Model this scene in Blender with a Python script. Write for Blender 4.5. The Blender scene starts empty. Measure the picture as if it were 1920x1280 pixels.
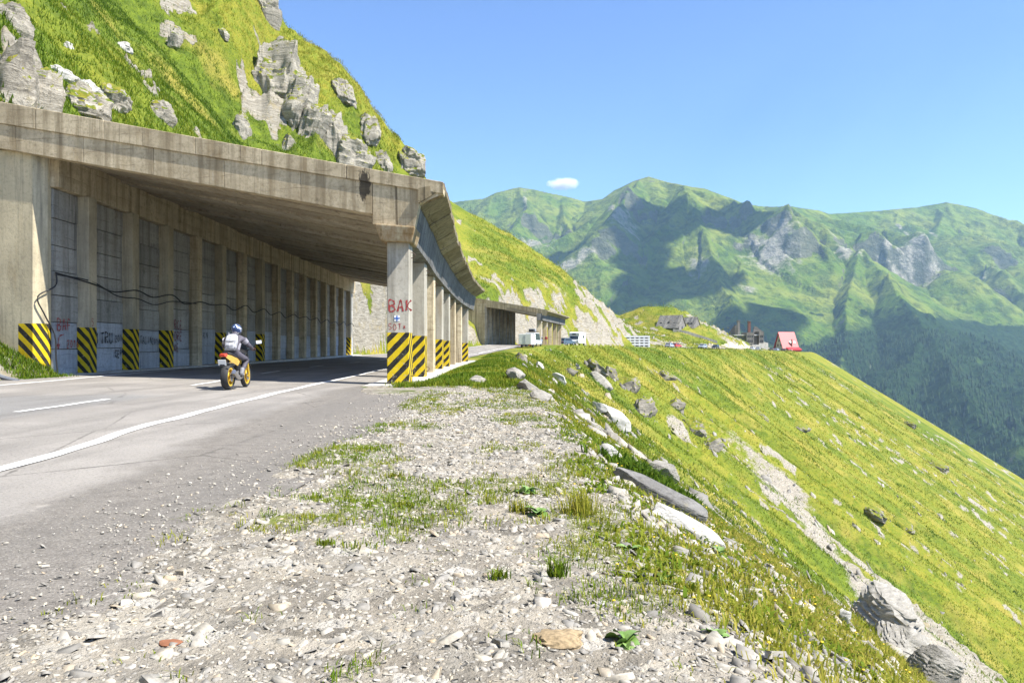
import bpy, bmesh, math, random
import numpy as np
from mathutils import Vector, Matrix, Euler

# ------------------------------------------------------------------ camera, sky, sun, exposure
scene = bpy.context.scene
CAM_Z, FPX, HORIZON = 1.1, 1480.0, 655.0          # photo pixels (1920 x 1280)
cam_data = bpy.data.cameras.new("camera")
cam_data.sensor_width = 36.0
cam_data.lens = 36.0 * FPX / 1920.0
cam_data.shift_y = (HORIZON - 640.0) / 1920.0
cam_data.clip_start, cam_data.clip_end = 0.05, 40000.0
camera = bpy.data.objects.new("camera", cam_data)
camera.location = (0, 0, CAM_Z)
camera.rotation_euler = (math.radians(90), 0, 0)
scene.collection.objects.link(camera)
scene.camera = camera

SUN_AZ = math.radians(112)        # from +Y towards +X
SUN_EL = math.radians(53)
sun_dir = Vector((math.sin(SUN_AZ) * math.cos(SUN_EL), math.cos(SUN_AZ) * math.cos(SUN_EL), math.sin(SUN_EL)))
world = bpy.data.worlds.new("World")
scene.world = world
world.use_nodes = True
wn, wl = world.node_tree.nodes, world.node_tree.links
wn.clear()
sky = wn.new("ShaderNodeTexSky")
sky.sky_type = 'NISHITA'
sky.sun_disc = False
sky.sun_elevation = SUN_EL
sky.sun_rotation = SUN_AZ
sky.altitude = 1800
sky.air_density = 1.0
sky.dust_density = 0.3
sky.ozone_density = 5.0
bg = wn.new("ShaderNodeBackground")
bg.inputs['Strength'].default_value = 0.096
wo = wn.new("ShaderNodeOutputWorld")
tint = wn.new("ShaderNodeMix"); tint.data_type = 'RGBA'; tint.blend_type = 'MULTIPLY'
tint.inputs[0].default_value = 1.0; tint.inputs[7].default_value = (.92, .98, 1.10, 1)     # clear high-mountain air
wl.new(sky.outputs[0], tint.inputs[6]); wl.new(tint.outputs[2], bg.inputs[0])
wl.new(bg.outputs[0], wo.inputs[0])
sun_data = bpy.data.lights.new("sun", 'SUN')
sun_data.energy = 4.6
sun_data.angle = math.radians(0.5)
sun_data.color = (1.0, 0.955, 0.87)
sun = bpy.data.objects.new("sun", sun_data)
sun.rotation_euler = sun_dir.to_track_quat('Z', 'Y').to_euler()
sun.location = (60, 60, 120)
scene.collection.objects.link(sun)
scene.view_settings.view_transform = 'Standard'
scene.view_settings.look = 'None'
scene.view_settings.gamma = 1.0
scene.view_settings.use_curve_mapping = False
scene.view_settings.exposure = 1.36
scene.cycles.max_bounces = 6
scene.cycles.diffuse_bounces = 4
scene.cycles.volume_bounces = 3
scene.cycles.transparent_max_bounces = 8
scene.cycles.use_denoising = True

R = math.radians
rng = np.random.default_rng(7)
rnd = random.Random(11)

# ------------------------------------------------------------------ numeric helpers
def _hash(ix, iy, seed):
    h = (ix.astype(np.int64) * 374761393 + iy.astype(np.int64) * 668265263 + seed * 982451653) & 0xFFFFFFFF
    h = ((h ^ (h >> 13)) * 1274126177) & 0xFFFFFFFF
    return ((h ^ (h >> 16)) & 0xFFFFFF) / float(0xFFFFFF)

def noise(x, y, seed=0):
    x = np.asarray(x, float); y = np.asarray(y, float)
    ix, iy = np.floor(x), np.floor(y)
    fx, fy = x - ix, y - iy
    fx = fx * fx * (3 - 2 * fx); fy = fy * fy * (3 - 2 * fy)
    a = _hash(ix, iy, seed); b = _hash(ix + 1, iy, seed)
    c = _hash(ix, iy + 1, seed); d = _hash(ix + 1, iy + 1, seed)
    return (a * (1 - fx) + b * fx) * (1 - fy) + (c * (1 - fx) + d * fx) * fy   # 0..1

def fbm(x, y, seed=0, octv=4, gain=0.5):
    s, a, t = 0.0, 1.0, 0.0
    for i in range(octv):
        s = s + a * (noise(x * 2 ** i + 17.3 * i, y * 2 ** i - 9.1 * i, seed + i) * 2 - 1)
        t += a; a *= gain
    return s / t        # -1..1

def ridged(x, y, seed=0, octv=4, gain=0.5):
    s, a, t = 0.0, 1.0, 0.0
    for i in range(octv):
        n = 1 - np.abs(noise(x * 2 ** i + 5.7 * i, y * 2 ** i + 3.3 * i, seed + i) * 2 - 1)
        s = s + a * n * n; t += a; a *= gain
    return s / t        # 0..1

def sstep(a, b, x):
    t = np.clip((x - a) / (b - a), 0, 1)
    return t * t * (3 - 2 * t)

def catmull(pts, n):
    P = np.array(pts, float)
    P = np.vstack([2 * P[0] - P[1], P, 2 * P[-1] - P[-2]])
    out = []
    for i in range(1, len(P) - 2):
        t = np.linspace(0, 1, n, endpoint=False)[:, None]
        p0, p1, p2, p3 = P[i - 1], P[i], P[i + 1], P[i + 2]
        m1 = (p2 - p0) * 0.5; m2 = (p3 - p1) * 0.5
        t2, t3 = t * t, t * t * t
        out.append((2 * t3 - 3 * t2 + 1) * p1 + (t3 - 2 * t2 + t) * m1 + (-2 * t3 + 3 * t2) * p2 + (t3 - t2) * m2)
    out.append(P[-2][None])
    return np.vstack(out)

def signed_dist(X, Y, poly):
    """distance to a polyline, positive on its right side; also arc length of the foot point"""
    best = np.full(X.shape, 1e18); sd = np.zeros(X.shape); sl = np.zeros(X.shape)
    acc = 0.0
    for (ax, ay), (bx, by) in zip(poly[:-1], poly[1:]):
        dx, dy = bx - ax, by - ay
        L2 = dx * dx + dy * dy; L = math.sqrt(L2)
        t = np.clip(((X - ax) * dx + (Y - ay) * dy) / L2, 0, 1)
        ex, ey = X - (ax + t * dx), Y - (ay + t * dy)
        d2 = ex * ex + ey * ey
        cr = dx * (Y - ay) - dy * (X - ax)
        m = d2 < best
        best = np.where(m, d2, best)
        sd = np.where(m, -np.sign(cr), sd)
        sl = np.where(m, acc + t * L, sl)
        acc += L
    return np.sqrt(best) * sd, sl

def px(x, y, Y):
    """point that the photo pixel shows at depth Y"""
    return Vector(((x - 960.0) / FPX * Y, Y, CAM_Z + (HORIZON - y) / FPX * Y))

# ------------------------------------------------------------------ terrain shape
CREST = catmull([(1.0, -70), (1.0, -20), (1.0, 4), (0.95, 12), (0.7, 25), (0.4, 45), (-0.3, 70), (0.8, 100), (4.5, 128), (15, 160),
                 (47, 230), (103, 330), (158, 425), (172, 455), (167, 487), (138, 520), (60, 560), (-120, 600)], 6)
FOOT = catmull([(-15.1, -80), (-15.2, 10), (-15.3, 26), (-16.6, 29), (-16.6, 50), (-16.6, 84), (-13.5, 105), (-9, 130), (-5.6, 146),
                (-0.9, 168), (10, 187), (28, 212), (38, 228), (60, 265), (92, 325), (118, 372), (147, 428), (155, 452), (146, 478),
                (108, 505), (0, 545), (-120, 570)], 6)

def base_z(Y):
    return np.interp(Y, [-50, 24, 63, 80, 100, 125, 145, 180, 230, 320, 430, 460], [0, 0, .1, .3, .6, 1.3, 2.0, 2.0, 1.7, 1.1, -.2, -.3])

def road_z(X, Y):
    sup = np.interp(Y, [-50, 0, 27, 79, 100, 130], [.006, .012, .017, .022, .01, 0])
    return base_z(Y) + sup * np.clip(-X - 4, 0, 12)

NOSE = np.array([(-200, 215), (-120, 150), (-60, 82), (-37, 57), (-33.5, 49.3), (-28.7, 46.6), (-25.5, 44.5), (-23.5, 41.4), (-20.7, 37.0),
                 (-17.5, 33.3), (-14.4, 29.5), (-12.0, 25.5), (-10.2, 16), (-8.8, 0)])
RIDGE2 = np.array([(-200, 150), (-60, 71), (-28, 51), (-18.8, 45.3), (-9.4, 39.9), (0, 34.6), (14.1, 25.4), (25, 18.0), (33, 13.0), (36.5, 10.6),
                   (39.5, 7), (43, 1)])
RIDGE3 = np.array([((p - 960) / 1480 * 365, CAM_Z + (655 - q) / 1480 * 365) for p, q in
                   [(700, 520), (1150, 590), (1185, 582), (1215, 572), (1250, 572), (1290, 582), (1330, 600), (1365, 618), (1400, 634), (1450, 648), (1500, 662)]])

CHUTE = None
def terrain(X, Y, masks=False):
    X = np.asarray(X, float); Y = np.asarray(Y, float)
    dr, s = signed_dist(X, Y, CREST)            # > 0 : downhill side
    dl, sf = signed_dist(X, Y, FOOT)
    dl = -dl                                    # > 0 : uphill side
    rz = road_z(X, Y)
    # ---- shelf: asphalt bed, gravel shoulder
    edge = np.interp(Y, [0, 15, 17, 20.5, 24], [-1.85, -1.85, -2.1, -3.6, -4.4])
    under = sstep(0, -.5, X - edge + 0.35 * fbm(X * .9, Y * .6, 3, 3) * sstep(-.8, -.2, X - edge))
    shelf = rz - 0.06
    grav = rz + 0.012 + 0.035 * fbm(X * 1.1, Y * 1.1, 21, 4) + 0.05 * sstep(-2, 0.5, X) * fbm(X * .5, Y * .3, 22, 3)
    shelf = np.where(Y < 24, grav * (1 - under) + shelf * under, shelf)
    bank = sstep(-3.6, -1.0, X) * sstep(21, 25, Y) * sstep(112, 95, Y)
    shelf = shelf + bank * (0.10 + 0.16 * fbm(X * .4, Y * .25, 25, 3) + 0.15 * noise(X * 1.1, Y * .8, 27))
    # ---- downhill slope with ribs and gullies that follow the fall line
    k = np.interp(s, [0, 70, 110, 170, 260, 420, 560, 640], [.95, .88, .86, .80, .72, .69, .66, .64])
    r0 = np.interp(s, [0, 110, 200, 400], [1.6, 1.8, 3.0, 3.0])
    dp = np.clip(dr + r0 * .45, 0, None)
    fall = k * (np.sqrt(dp * dp + r0 * r0) - r0)
    w = sstep(0, 10, dp)
    sj = s + 1.5 * fbm(dp / 16, s / 14, 37, 3) + 5.0 * fbm(dp / 60, s / 50, 38, 2)
    rib = fbm(sj / 17, dp / 260, 31, 2) * 3.0 * sstep(2, 45, dp) + fbm(sj / 6.0, dp / 95, 33, 3) * 1.0 * sstep(1, 22, dp)
    rib += fbm(sj / 2.2, dp / 22, 35, 3) * .28 * w * sstep(300, 120, s) + .10 * w * fbm(X * .9, Y * .9, 41, 3)
    gully = sstep(.52, .8, noise(sj / 12.5, dp / 400, 39)) * sstep(3, 40, dp)
    rib = rib * np.interp(s, [0, 90, 120, 260, 420, 600], [.35, .5, 1.3, 1.5, .6, .35]) - gully * 1.8 * sstep(420, 300, s) * sstep(85, 130, s)
    rib = rib + (ridged(sj / 13, dp / 150, 45, 2) - .45) * 5.5 * sstep(4, 30, dp) * np.interp(s, [95, 125, 230, 300], [0, 1, 1, 0])
    zr_ = rz - fall + rib
    # ---- uphill
    A = 8.2 + 1.12 * (-16.9 - X) - 0.9 * np.clip(Y - 105, 0, None)
    A = A + 2.4 * fbm(X / 9, Y / 9, 51, 3) * sstep(-17, -24, X)
    nz = np.interp(X, NOSE[:, 0], NOSE[:, 1]) + .55 * fbm(X / 2.2, Y / 30, 58, 3) * sstep(-8, -14, X)
    nose = nz - .8 * np.clip(118 - Y, 0, None) - 1.2 * np.clip(Y - 118, 0, None)
    nose = nose + (ridged(X / 7, (Y - .6 * X) / 10, 53, 3) - .5) * 5.0 * sstep(0, 9, 118 - Y)
    h2 = np.interp(X, RIDGE2[:, 0], RIDGE2[:, 1])
    h2 = h2 - .38 * np.clip(232 - Y, 0, None) - .6 * np.clip(Y - 232, 0, None)
    h2 = h2 + 1.8 * fbm(X / 11, Y / 14, 55, 3) * sstep(0, 25, 232 - Y)
    h3 = np.interp(X, RIDGE3[:, 0], RIDGE3[:, 1])
    h3 = h3 - .40 * np.clip(365 - Y, 0, None) - .6 * np.clip(Y - 365, 0, None) + 1.2 * fbm(X / 10, Y / 12, 57, 3) * sstep(-2, 14, 365 - Y)
    surf = np.maximum(np.maximum(A, nose), np.maximum(h2, h3))
    cs = np.interp(Y, [0, 27.9, 28.9, 79, 84, 92, 96, 126, 138, 145, 172, 215, 260, 460], [.68, .68, 25, 25, 4.5, 5, 16, 16, 5, 3.0, 2.6, 1.3, .62, .55])
    dlp = np.clip(dl, 0, None)
    cut = rz + cs * dlp + (ridged(X / 3.1, Y / 3.1, 61, 3) - .45) * np.clip(dlp * 1.3, 0, 2.6) * sstep(78, 86, Y)
    up = np.minimum(cut, surf)
    rocky = sstep(.0, 2.5, surf - cut)
    up = np.maximum(up, rz - .1 + .25 * dlp)
    up = up + (.22 * fbm(X * .7, Y * .7, 63, 4) + .5 * fbm(X * .22, Y * .22, 64, 2)) * sstep(1.0, 5, dlp)
    up = up - .5 * sstep(-15.6, -18.0, X) * sstep(27, 29, Y) * sstep(84, 78, Y) * 0
    z = np.where(dl > 0, up, np.where(dr > -r0 * .45, zr_, shelf))
    t = sstep(-r0 * .45, -r0 * .45 + 1.2, dr)
    z = np.where((dl <= 0) & (dr > -r0 * .45), shelf * (1 - t) + zr_ * t, z)
    # ---- masks: r rock, g gravel / scree, b lushness
    rk = np.where(dl > 0, rocky * sstep(.42, .62, noise(X / 5, Y / 5, 71) * .6 + .4 * noise(X / 1.6, Y / 1.6, 74) + .12), 0)
    ncr = ridged(X / 8, (Y - .6 * X) / 11, 53, 3)
    rk = np.maximum(rk, np.where((dl > 0) & (Y < 150), sstep(.62, .72, ncr) * sstep(.52, .66, noise(X / 4.5, Y / 4.5, 72)) * sstep(-1, 3, nose - A), 0))
    rk = np.maximum(rk, np.where((dl > 0), sstep(.70, .78, noise(X / 2.0, Y / 3.0, 76)) * sstep(.5, .65, noise(X / 11, Y / 14, 73)), 0))
    rk = np.maximum(rk, np.where(dl > 0, sstep(16, 9, dlp) * sstep(13, 9.5, up - rz) * sstep(79, 83, Y) * sstep(150, 140, Y) * sstep(.22, .36, noise(X / 2.5, Y / 2.5, 75) + .1), 0))
    rr = sstep(.56, .68, noise(sj / 5.0, dp / 30, 77)) * sstep(.40, .58, noise(sj / 26, dp / 60, 78) + .12 * sstep(300, 200, s)) * sstep(1.5, 5, dp) * sstep(300, 215, s)
    rr = np.maximum(rr, sstep(.2, .6, gully) * sstep(.50, .66, noise(sj / 3, dp / 25, 79)) * sstep(265, 200, s))
    rk = np.where(dl > 0, rk, np.where(dr > 0, rr, 0))
    gv = np.where((dl <= 0) & (Y < 26) & (X > -6), 1.0, 0.0)
    gl = sstep(.50, .68, noise(X * 1.5, Y * .8, 81) * .6 + noise(X * 4.5, Y * 2.6, 82) * .4 + .10 * sstep(-1.4, .8, X) + .05 * sstep(6, 14, Y) - .16 * sstep(5.2, 3.2, Y))
    gv = gv * (1 - gl * .42)
    gv = np.where(Y > 21, gv * sstep(26, 22.5, Y + .6 * (X + 3)), gv)
    near_sl = sstep(.44, .60, noise(X * .9, Y * .5, 83) * .55 + noise(X * 3, Y * 2, 84) * .45) * sstep(3.0, .3, dr) * sstep(135, 95, s) * .8
    far_sc = sstep(.60, .72, noise(sj / 9 + .09 * dp / 10, dp / 80, 85) * .75 + .25 * noise(sj / 1.6, dp / 12, 86)) * sstep(4, 16, dp) * sstep(310, 220, s)
    far_sc *= sstep(.22, .5, noise(X / 2.6, Y / 2.6, 87) + .12)
    speck = sstep(.70, .80, noise(X / 1.9, Y / 2.9, 88)) * sstep(.40, .62, noise(sj / 20, dp / 35, 89)) * sstep(5, 14, dp)
    if CHUTE is not None:
        cs_ = np.interp(dp, CHUTE[:, 1], CHUTE[:, 0]) + 2.2 * fbm(dp / 14, dp * 0, 93, 3)
        cwid = np.interp(dp, [0, 12, 30, 60, 110], [1.5, 5.0, 11.0, 16.0, 22.0])
        ch = sstep(1.5, .2, np.abs(s - cs_) / cwid + .9 * (noise(s / 2.2, dp / 12, 94) - .5)) * sstep(13, 45, dp) * (.58 + .5 * noise(s / 1.3, dp / 4, 96))
        far_sc = np.maximum(far_sc * .8, ch)
    gv = np.where((dr > 0) & (dl <= 0), np.clip(np.maximum(np.maximum(near_sl, far_sc * sstep(95, 130, s)), speck * .85), 0, 1), gv)
    gv = np.where((dl > 0) & (Y > 175), np.maximum(gv, sstep(.52, .66, noise(X / 6, Y / 7, 90)) * sstep(16, 3, dl)), gv)
    lush = fbm(X / 7, Y / 7, 91, 3) * .5 + .5
    lush = np.where(dr > 0, .5 + .5 * fbm(sj / 9, dp / 60, 92, 3), lush)
    lush = np.where((dl > 0) & (X < -14) & (Y < 100), lush * .5 + .42, lush)
    crag = (ridged(X / 2.6, (Y - .5 * X) / 3.4, 95, 4, .6) - .38)
    z = z + np.where(dl > 0, rk * crag * np.where(Y < 82, 2.6, 2.2) * sstep(.8, 3, dlp), rk * crag * 1.7 * sstep(1, 8, dp) * np.interp(s, [80, 130], [.25, 1]))
    if not masks:
        return z
    return z, rk, gv, np.clip(lush, 0, 1)

def at(x, y, ymin=1.5, ymax=600):
    """where the line of sight through a photo pixel meets the ground"""
    Yv = np.geomspace(ymin, ymax, 2600)
    z = terrain((x - 960.0) / FPX * Yv, Yv)
    ray = CAM_Z + (HORIZON - y) / FPX * Yv
    hit = np.nonzero(z >= ray)[0]
    i = hit[0] if len(hit) else len(Yv) - 1
    return Vector(((x - 960.0) / FPX * Yv[i], Yv[i], float(z[i])))

_hits = [at(x, y, 30) for x, y in ((1335, 770), (1385, 820), (1440, 880), (1500, 950), (1560, 1020), (1640, 1110), (1740, 1215))]
_d, _s = signed_dist(np.array([h.x for h in _hits]), np.array([h.y for h in _hits]), CREST)
CHUTE = np.array(sorted(zip(_s, _d), key=lambda q: q[1]))

def ground(x, y):
    return float(terrain(np.array([x]), np.array([y]))[0])

# ------------------------------------------------------------------ materials
MATS = {}
class N:
    """small wrapper round a material's node tree"""
    def __init__(self, name):
        self.m = bpy.data.materials.new(name); self.m.use_nodes = True
        self.t = self.m.node_tree; self.n = self.t.nodes; self.l = self.t.links
        self.n.clear()
        self.out = self.n.new("ShaderNodeOutputMaterial")
        self.b = self.n.new("ShaderNodeBsdfPrincipled")
        self.l.new(self.b.outputs[0], self.out.inputs[0])
        MATS[name] = self.m
    def put(self, sock, v):
        if hasattr(v, 'is_output'): self.l.new(v, sock)
        elif isinstance(v, (tuple, list)) and len(v) == 3 and sock.type == 'RGBA': sock.default_value = (*v, 1)
        else: sock.default_value = v
    def set(self, **kw):
        for k, v in kw.items(): self.put(self.b.inputs[k.replace('_', ' ')], v)
        return self
    def pos(self, kind='world'):
        if kind == 'world': return self.n.new("ShaderNodeNewGeometry").outputs['Position']
        return self.n.new("ShaderNodeTexCoord").outputs['Object']
    def scale(self, v, sc, loc=(0, 0, 0), rot=(0, 0, 0)):
        m = self.n.new("ShaderNodeMapping"); self.l.new(v, m.inputs[0])
        m.inputs['Scale'].default_value = sc; m.inputs['Location'].default_value = loc; m.inputs['Rotation'].default_value = rot
        return m.outputs[0]
    def noise(self, v, sc, detail=4, rough=.55, dist=0.0, out='Fac'):
        t = self.n.new("ShaderNodeTexNoise"); self.l.new(v, t.inputs['Vector'])
        t.inputs['Scale'].default_value = sc; t.inputs['Detail'].default_value = detail
        t.inputs['Roughness'].default_value = rough; t.inputs['Distortion'].default_value = dist
        return t.outputs[out]
    def voro(self, v, sc, feature='F1', out='Distance', rand=1.0):
        t = self.n.new("ShaderNodeTexVoronoi"); t.feature = feature; self.l.new(v, t.inputs['Vector'])
        t.inputs['Scale'].default_value = sc; t.inputs['Randomness'].default_value = rand
        return t.outputs[out]
    def ramp(self, f, stops, interp='LINEAR'):
        r = self.n.new("ShaderNodeValToRGB"); self.put(r.inputs[0], f)
        r.color_ramp.interpolation = interp
        e = r.color_ramp.elements
        while len(e) < len(stops): e.new(.5)
        for el, (p, c) in zip(e, stops):
            el.position = p; el.color = (c, c, c, 1) if isinstance(c, (int, float)) else (*c, 1)
        return r.outputs[0]
    def mix(self, f, a, b, mode='MIX'):
        m = self.n.new("ShaderNodeMix"); m.data_type = 'RGBA'; m.blend_type = mode
        self.put(m.inputs[0], f); self.put(m.inputs[6], a); self.put(m.inputs[7], b)
        return m.outputs[2]
    def math(self, op, a, b=0.0, clamp=False):
        m = self.n.new("ShaderNodeMath"); m.operation = op; m.use_clamp = clamp
        self.put(m.inputs[0], a); self.put(m.inputs[1], b)
        return m.outputs[0]
    def sep(self, v):
        s = self.n.new("ShaderNodeSeparateXYZ"); self.l.new(v, s.inputs[0]); return s.outputs
    def attr(self, name):
        a = self.n.new("ShaderNodeAttribute"); a.attribute_name = name; return a
    def objrand(self):
        return self.n.new("ShaderNodeObjectInfo").outputs['Random']
    def bump(self, h, strength=.5, dist=.02):
        b = self.n.new("ShaderNodeBump"); self.put(b.inputs['Height'], h)
        b.inputs['Strength'].default_value = strength; b.inputs['Distance'].default_value = dist
        self.l.new(b.outputs[0], self.b.inputs['Normal'])

def plain(name, col, rough=.6, metal=0.0, var=.12, sc=6.0, spec=.4):
    k = N(name); p = k.pos()
    n = k.noise(p, sc, 4)
    c = k.mix(k.ramp(n, [(.3, 0.0), (.7, 1.0)]), tuple(x * (1 - var) for x in col), tuple(min(1, x * (1 + var)) for x in col))
    k.set(Base_Color=c, Roughness=rough, Metallic=metal); k.b.inputs['Specular IOR Level'].default_value = spec
    return k.m

def ground_material():
    k = N('hillside_ground'); p = k.pos()
    a = k.attr('mask'); sp = k.n.new("ShaderNodeSeparateColor"); k.l.new(a.outputs['Color'], sp.inputs[0])
    rock, grav, lush = sp.outputs
    fine = k.noise(p, 5.0, 6, .7); mid = k.noise(p, .8, 5, .6); big = k.noise(p, .09, 4, .55); vf = k.noise(p, 26, 4, .7)
    dry, gold, green, deep = (.250, .222, .030), (.320, .255, .055), (.128, .172, .016), (.058, .090, .012)
    g1 = k.mix(k.ramp(mid, [(.32, 0.0), (.68, 1.0)]), green, dry)
    g1 = k.mix(k.ramp(lush, [(.42, 1.0), (.66, 0.0)]), k.mix(k.ramp(mid, [(.35, 0.0), (.6, 1.0)]), deep, green), g1)
    g1 = k.mix(k.ramp(big, [(.52, 0.0), (.66, .75)]), g1, gold)
    g1 = k.mix(k.ramp(fine, [(.38, .55), (.55, 0.0)]), g1, deep)
    g1 = k.mix(k.ramp(fine, [(.58, 0.0), (.72, .5)]), g1, gold)
    # loose stone
    vc = k.voro(k.scale(p, (1, 1, 1.6)), 7.0, 'F1', 'Color'); vs = k.sep(vc)
    st = k.ramp(vs[0], [(0.0, (.12, .108, .09)), (.5, (.24, .22, .185)), (.82, (.34, .305, .245)), (1.0, (.42, .40, .36))])
    dust = k.mix(k.ramp(mid, [(.35, 0.0), (.7, 1.0)]), (.33, .285, .22), (.225, .203, .17))
    st = k.mix(k.ramp(k.noise(p, 3.0, 3), [(.4, .15), (.65, .65)]), st, dust)
    # bedrock
    lay = k.noise(k.scale(p, (.5, .5, 2.6), rot=(.5, .35, 0)), 1.6, 7, .7, .6)
    rc = k.ramp(lay, [(.28, (.075, .066, .052)), (.42, (.21, .19, .15)), (.58, (.31, .285, .235)), (.78, (.43, .405, .35))])
    rc = k.mix(k.ramp(k.noise(p, .7, 4), [(.55, 0.0), (.72, .7)]), rc, (.27, .215, .10))
    edge = k.math('ADD', k.math('ADD', grav, k.math('MULTIPLY', k.math('SUBTRACT', fine, .5), .8)), k.math('MULTIPLY', k.math('SUBTRACT', mid, .5), 1.3))
    gm = k.ramp(edge, [(.40, 0.0), (.66, 1.0)])
    c = k.mix(gm, g1, st)
    redge = k.math('ADD', rock, k.math('MULTIPLY', k.math('SUBTRACT', k.noise(p, 1.7, 5, .65), .5), 1.1))
    rm = k.ramp(redge, [(.44, 0.0), (.56, 1.0)])
    c = k.mix(rm, c, rc)
    k.set(Base_Color=c, Roughness=.95); k.b.inputs['Specular IOR Level'].default_value = .12
    h = k.math('ADD', k.math('MULTIPLY', fine, .6), k.math('MULTIPLY', vf, .25))
    h = k.math('ADD', h, k.math('MULTIPLY', k.math('MULTIPLY', lay, rm), 2.0))
    k.bump(h, .8, .14)
    return k.m

def mountain_material():
    k = N('mountain_ground'); p = k.pos()
    a = k.attr('mask'); sp = k.n.new("ShaderNodeSeparateColor"); k.l.new(a.outputs['Color'], sp.inputs[0])
    rock, scree, wood = sp.outputs
    n1 = k.noise(p, .02, 7, .65); n2 = k.noise(p, .0045, 5, .6); n3 = k.noise(p, .06, 4, .7)
    g = k.mix(k.ramp(n2, [(.4, 0.0), (.62, 1.0)]), (.090, .150, .020), (.185, .215, .038))
    g = k.mix(k.ramp(n1, [(.42, .7), (.54, 0.0)]), g, (.028, .058, .018))
    g = k.mix(k.ramp(n3, [(.5, 0.0), (.7, .35)]), g, (.18, .19, .05))
    f = k.mix(k.ramp(n3, [(.4, 0.0), (.6, 1.0)]), (.008, .021, .009), (.024, .050, .014))
    wd = k.ramp(k.math('ADD', wood, k.math('MULTIPLY', k.math('SUBTRACT', n1, .5), 1.2)), [(.42, 0.0), (.56, 1.0)])
    c = k.mix(wd, g, f)
    rc = k.mix(k.ramp(k.noise(k.scale(p, (.02, .02, .05)), 1.0, 7, .75), [(.35, 0.0), (.65, 1.0)]), (.050, .060, .045), (.145, .145, .105))
    c = k.mix(k.ramp(k.math('ADD', rock, k.math('MULTIPLY', k.math('SUBTRACT', n1, .5), 1.7)), [(.48, 0.0), (.68, .9)]), c, rc)
    c = k.mix(k.ramp(k.math('ADD', scree, k.math('MULTIPLY', k.math('SUBTRACT', n1, .5), 1.8)), [(.42, 0.0), (.72, .9)]), c, k.mix(k.ramp(n3, [(.4, 0.0), (.6, 1.0)]), (.20, .19, .15), (.36, .33, .27)))
    k.set(Base_Color=c, Roughness=1.0); k.b.inputs['Specular IOR Level'].default_value = .05
    k.bump(k.math('ADD', n1, k.math('MULTIPLY', n3, .4)), .9, 24.0)
    return k.m

def concrete(name, light=(.36, .335, .28), dark=(.15, .135, .105), stain=.6, per_obj=0.0, rust=.35, blue=0.0, board=None):
    k = N(name); p = k.pos()
    big = k.noise(p, .45, 5, .6); streak = k.noise(k.scale(p, (3.2, 3.2, .16)), 1.0, 5, .65); fine = k.noise(p, 9, 5, .7)
    c = k.mix(k.ramp(big, [(.35, 0.0), (.65, 1.0)]), tuple((a * .55 + b * .45) for a, b in zip(light, dark)), light)
    if per_obj:
        c = k.mix(per_obj, c, k.ramp(k.objrand(), [(0.0, (.13, .135, .135)), (.35, (.25, .24, .215)), (.7, (.36, .34, .29)), (1.0, (.46, .45, .43))], 'LINEAR'))
    c = k.mix(k.math('MULTIPLY', k.ramp(streak, [(.46, 0.0), (.66, 1.0)]), stain), c, dark)
    c = k.mix(k.math('MULTIPLY', k.ramp(k.noise(p, 1.3, 5, .7), [(.6, 0.0), (.76, 1.0)]), stain), c, tuple(x * .45 for x in dark))
    c = k.mix(k.math('MULTIPLY', k.ramp(k.noise(k.scale(p, (1.3, 1.3, .3)), 1.1, 4), [(.56, 0.0), (.74, 1.0)]), rust), c, (.26, .17, .07))
    c = k.mix(k.ramp(k.noise(k.scale(p, (4, 4, .35), (7, 3, 0)), 1.0, 4), [(.66, 0.0), (.78, .6)]), c, tuple(min(.6, x * 1.5) for x in light))
    c = k.mix(k.ramp(fine, [(.34, .5), (.52, 0.0)]), c, dark)
    zz = k.math('ADD', k.sep(p)[2], k.math('MULTIPLY', k.noise(p, .8, 3), .25))
    ln = k.ramp(k.math('FRACT', k.math('DIVIDE', zz, .52)), [(.0, 1.0), (.035, 0.0), (.97, 0.0), (1.0, 1.0)])
    c = k.mix(k.math('MULTIPLY', ln, k.ramp(k.noise(p, 1.7, 3), [(.42, 0.0), (.62, .75)])), c, tuple(x * .5 for x in dark))
    dr = k.noise(k.scale(p, (7, 7, .22), (3, 1, 5)), 1.0, 3, .6)
    c = k.mix(k.math('MULTIPLY', k.ramp(dr, [(.60, 0.0), (.70, .8)]), k.ramp(k.noise(p, .35, 3), [(.45, 0.0), (.6, 1.0)])), c, tuple(x * .4 for x in dark))
    if board:      # one big soot-black run-off
        ds = k.n.new("ShaderNodeVectorMath"); ds.operation = 'LENGTH'; k.l.new(k.scale(p, (2.2, .5, 1.1), (-board[0] * 2.2, -board[1] * .5, -board[2] * 1.1)), ds.inputs[0])
        bl = k.math('ADD', k.math('SUBTRACT', 1.0, ds.outputs['Value']), k.math('MULTIPLY', k.math('SUBTRACT', k.noise(k.scale(p, (3, 3, 1.2)), 1.6, 5, .7), .5), 2.2))
        c = k.mix(k.ramp(bl, [(.45, 0.0), (.6, .9)]), c, (.035, .03, .026))
    band = k.noise(k.scale(p, (.25, .25, 2.2)), 1.0, 3)
    c = k.mix(k.ramp(band, [(.35, .35), (.5, 0.0)]), c, dark)
    k.set(Base_Color=c, Roughness=.9); k.b.inputs['Specular IOR Level'].default_value = .2
    h = k.math('ADD', fine, k.math('MULTIPLY', k.noise(p, 40, 3), .3))
    k.bump(h, .45, .02)
    return k.m

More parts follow.
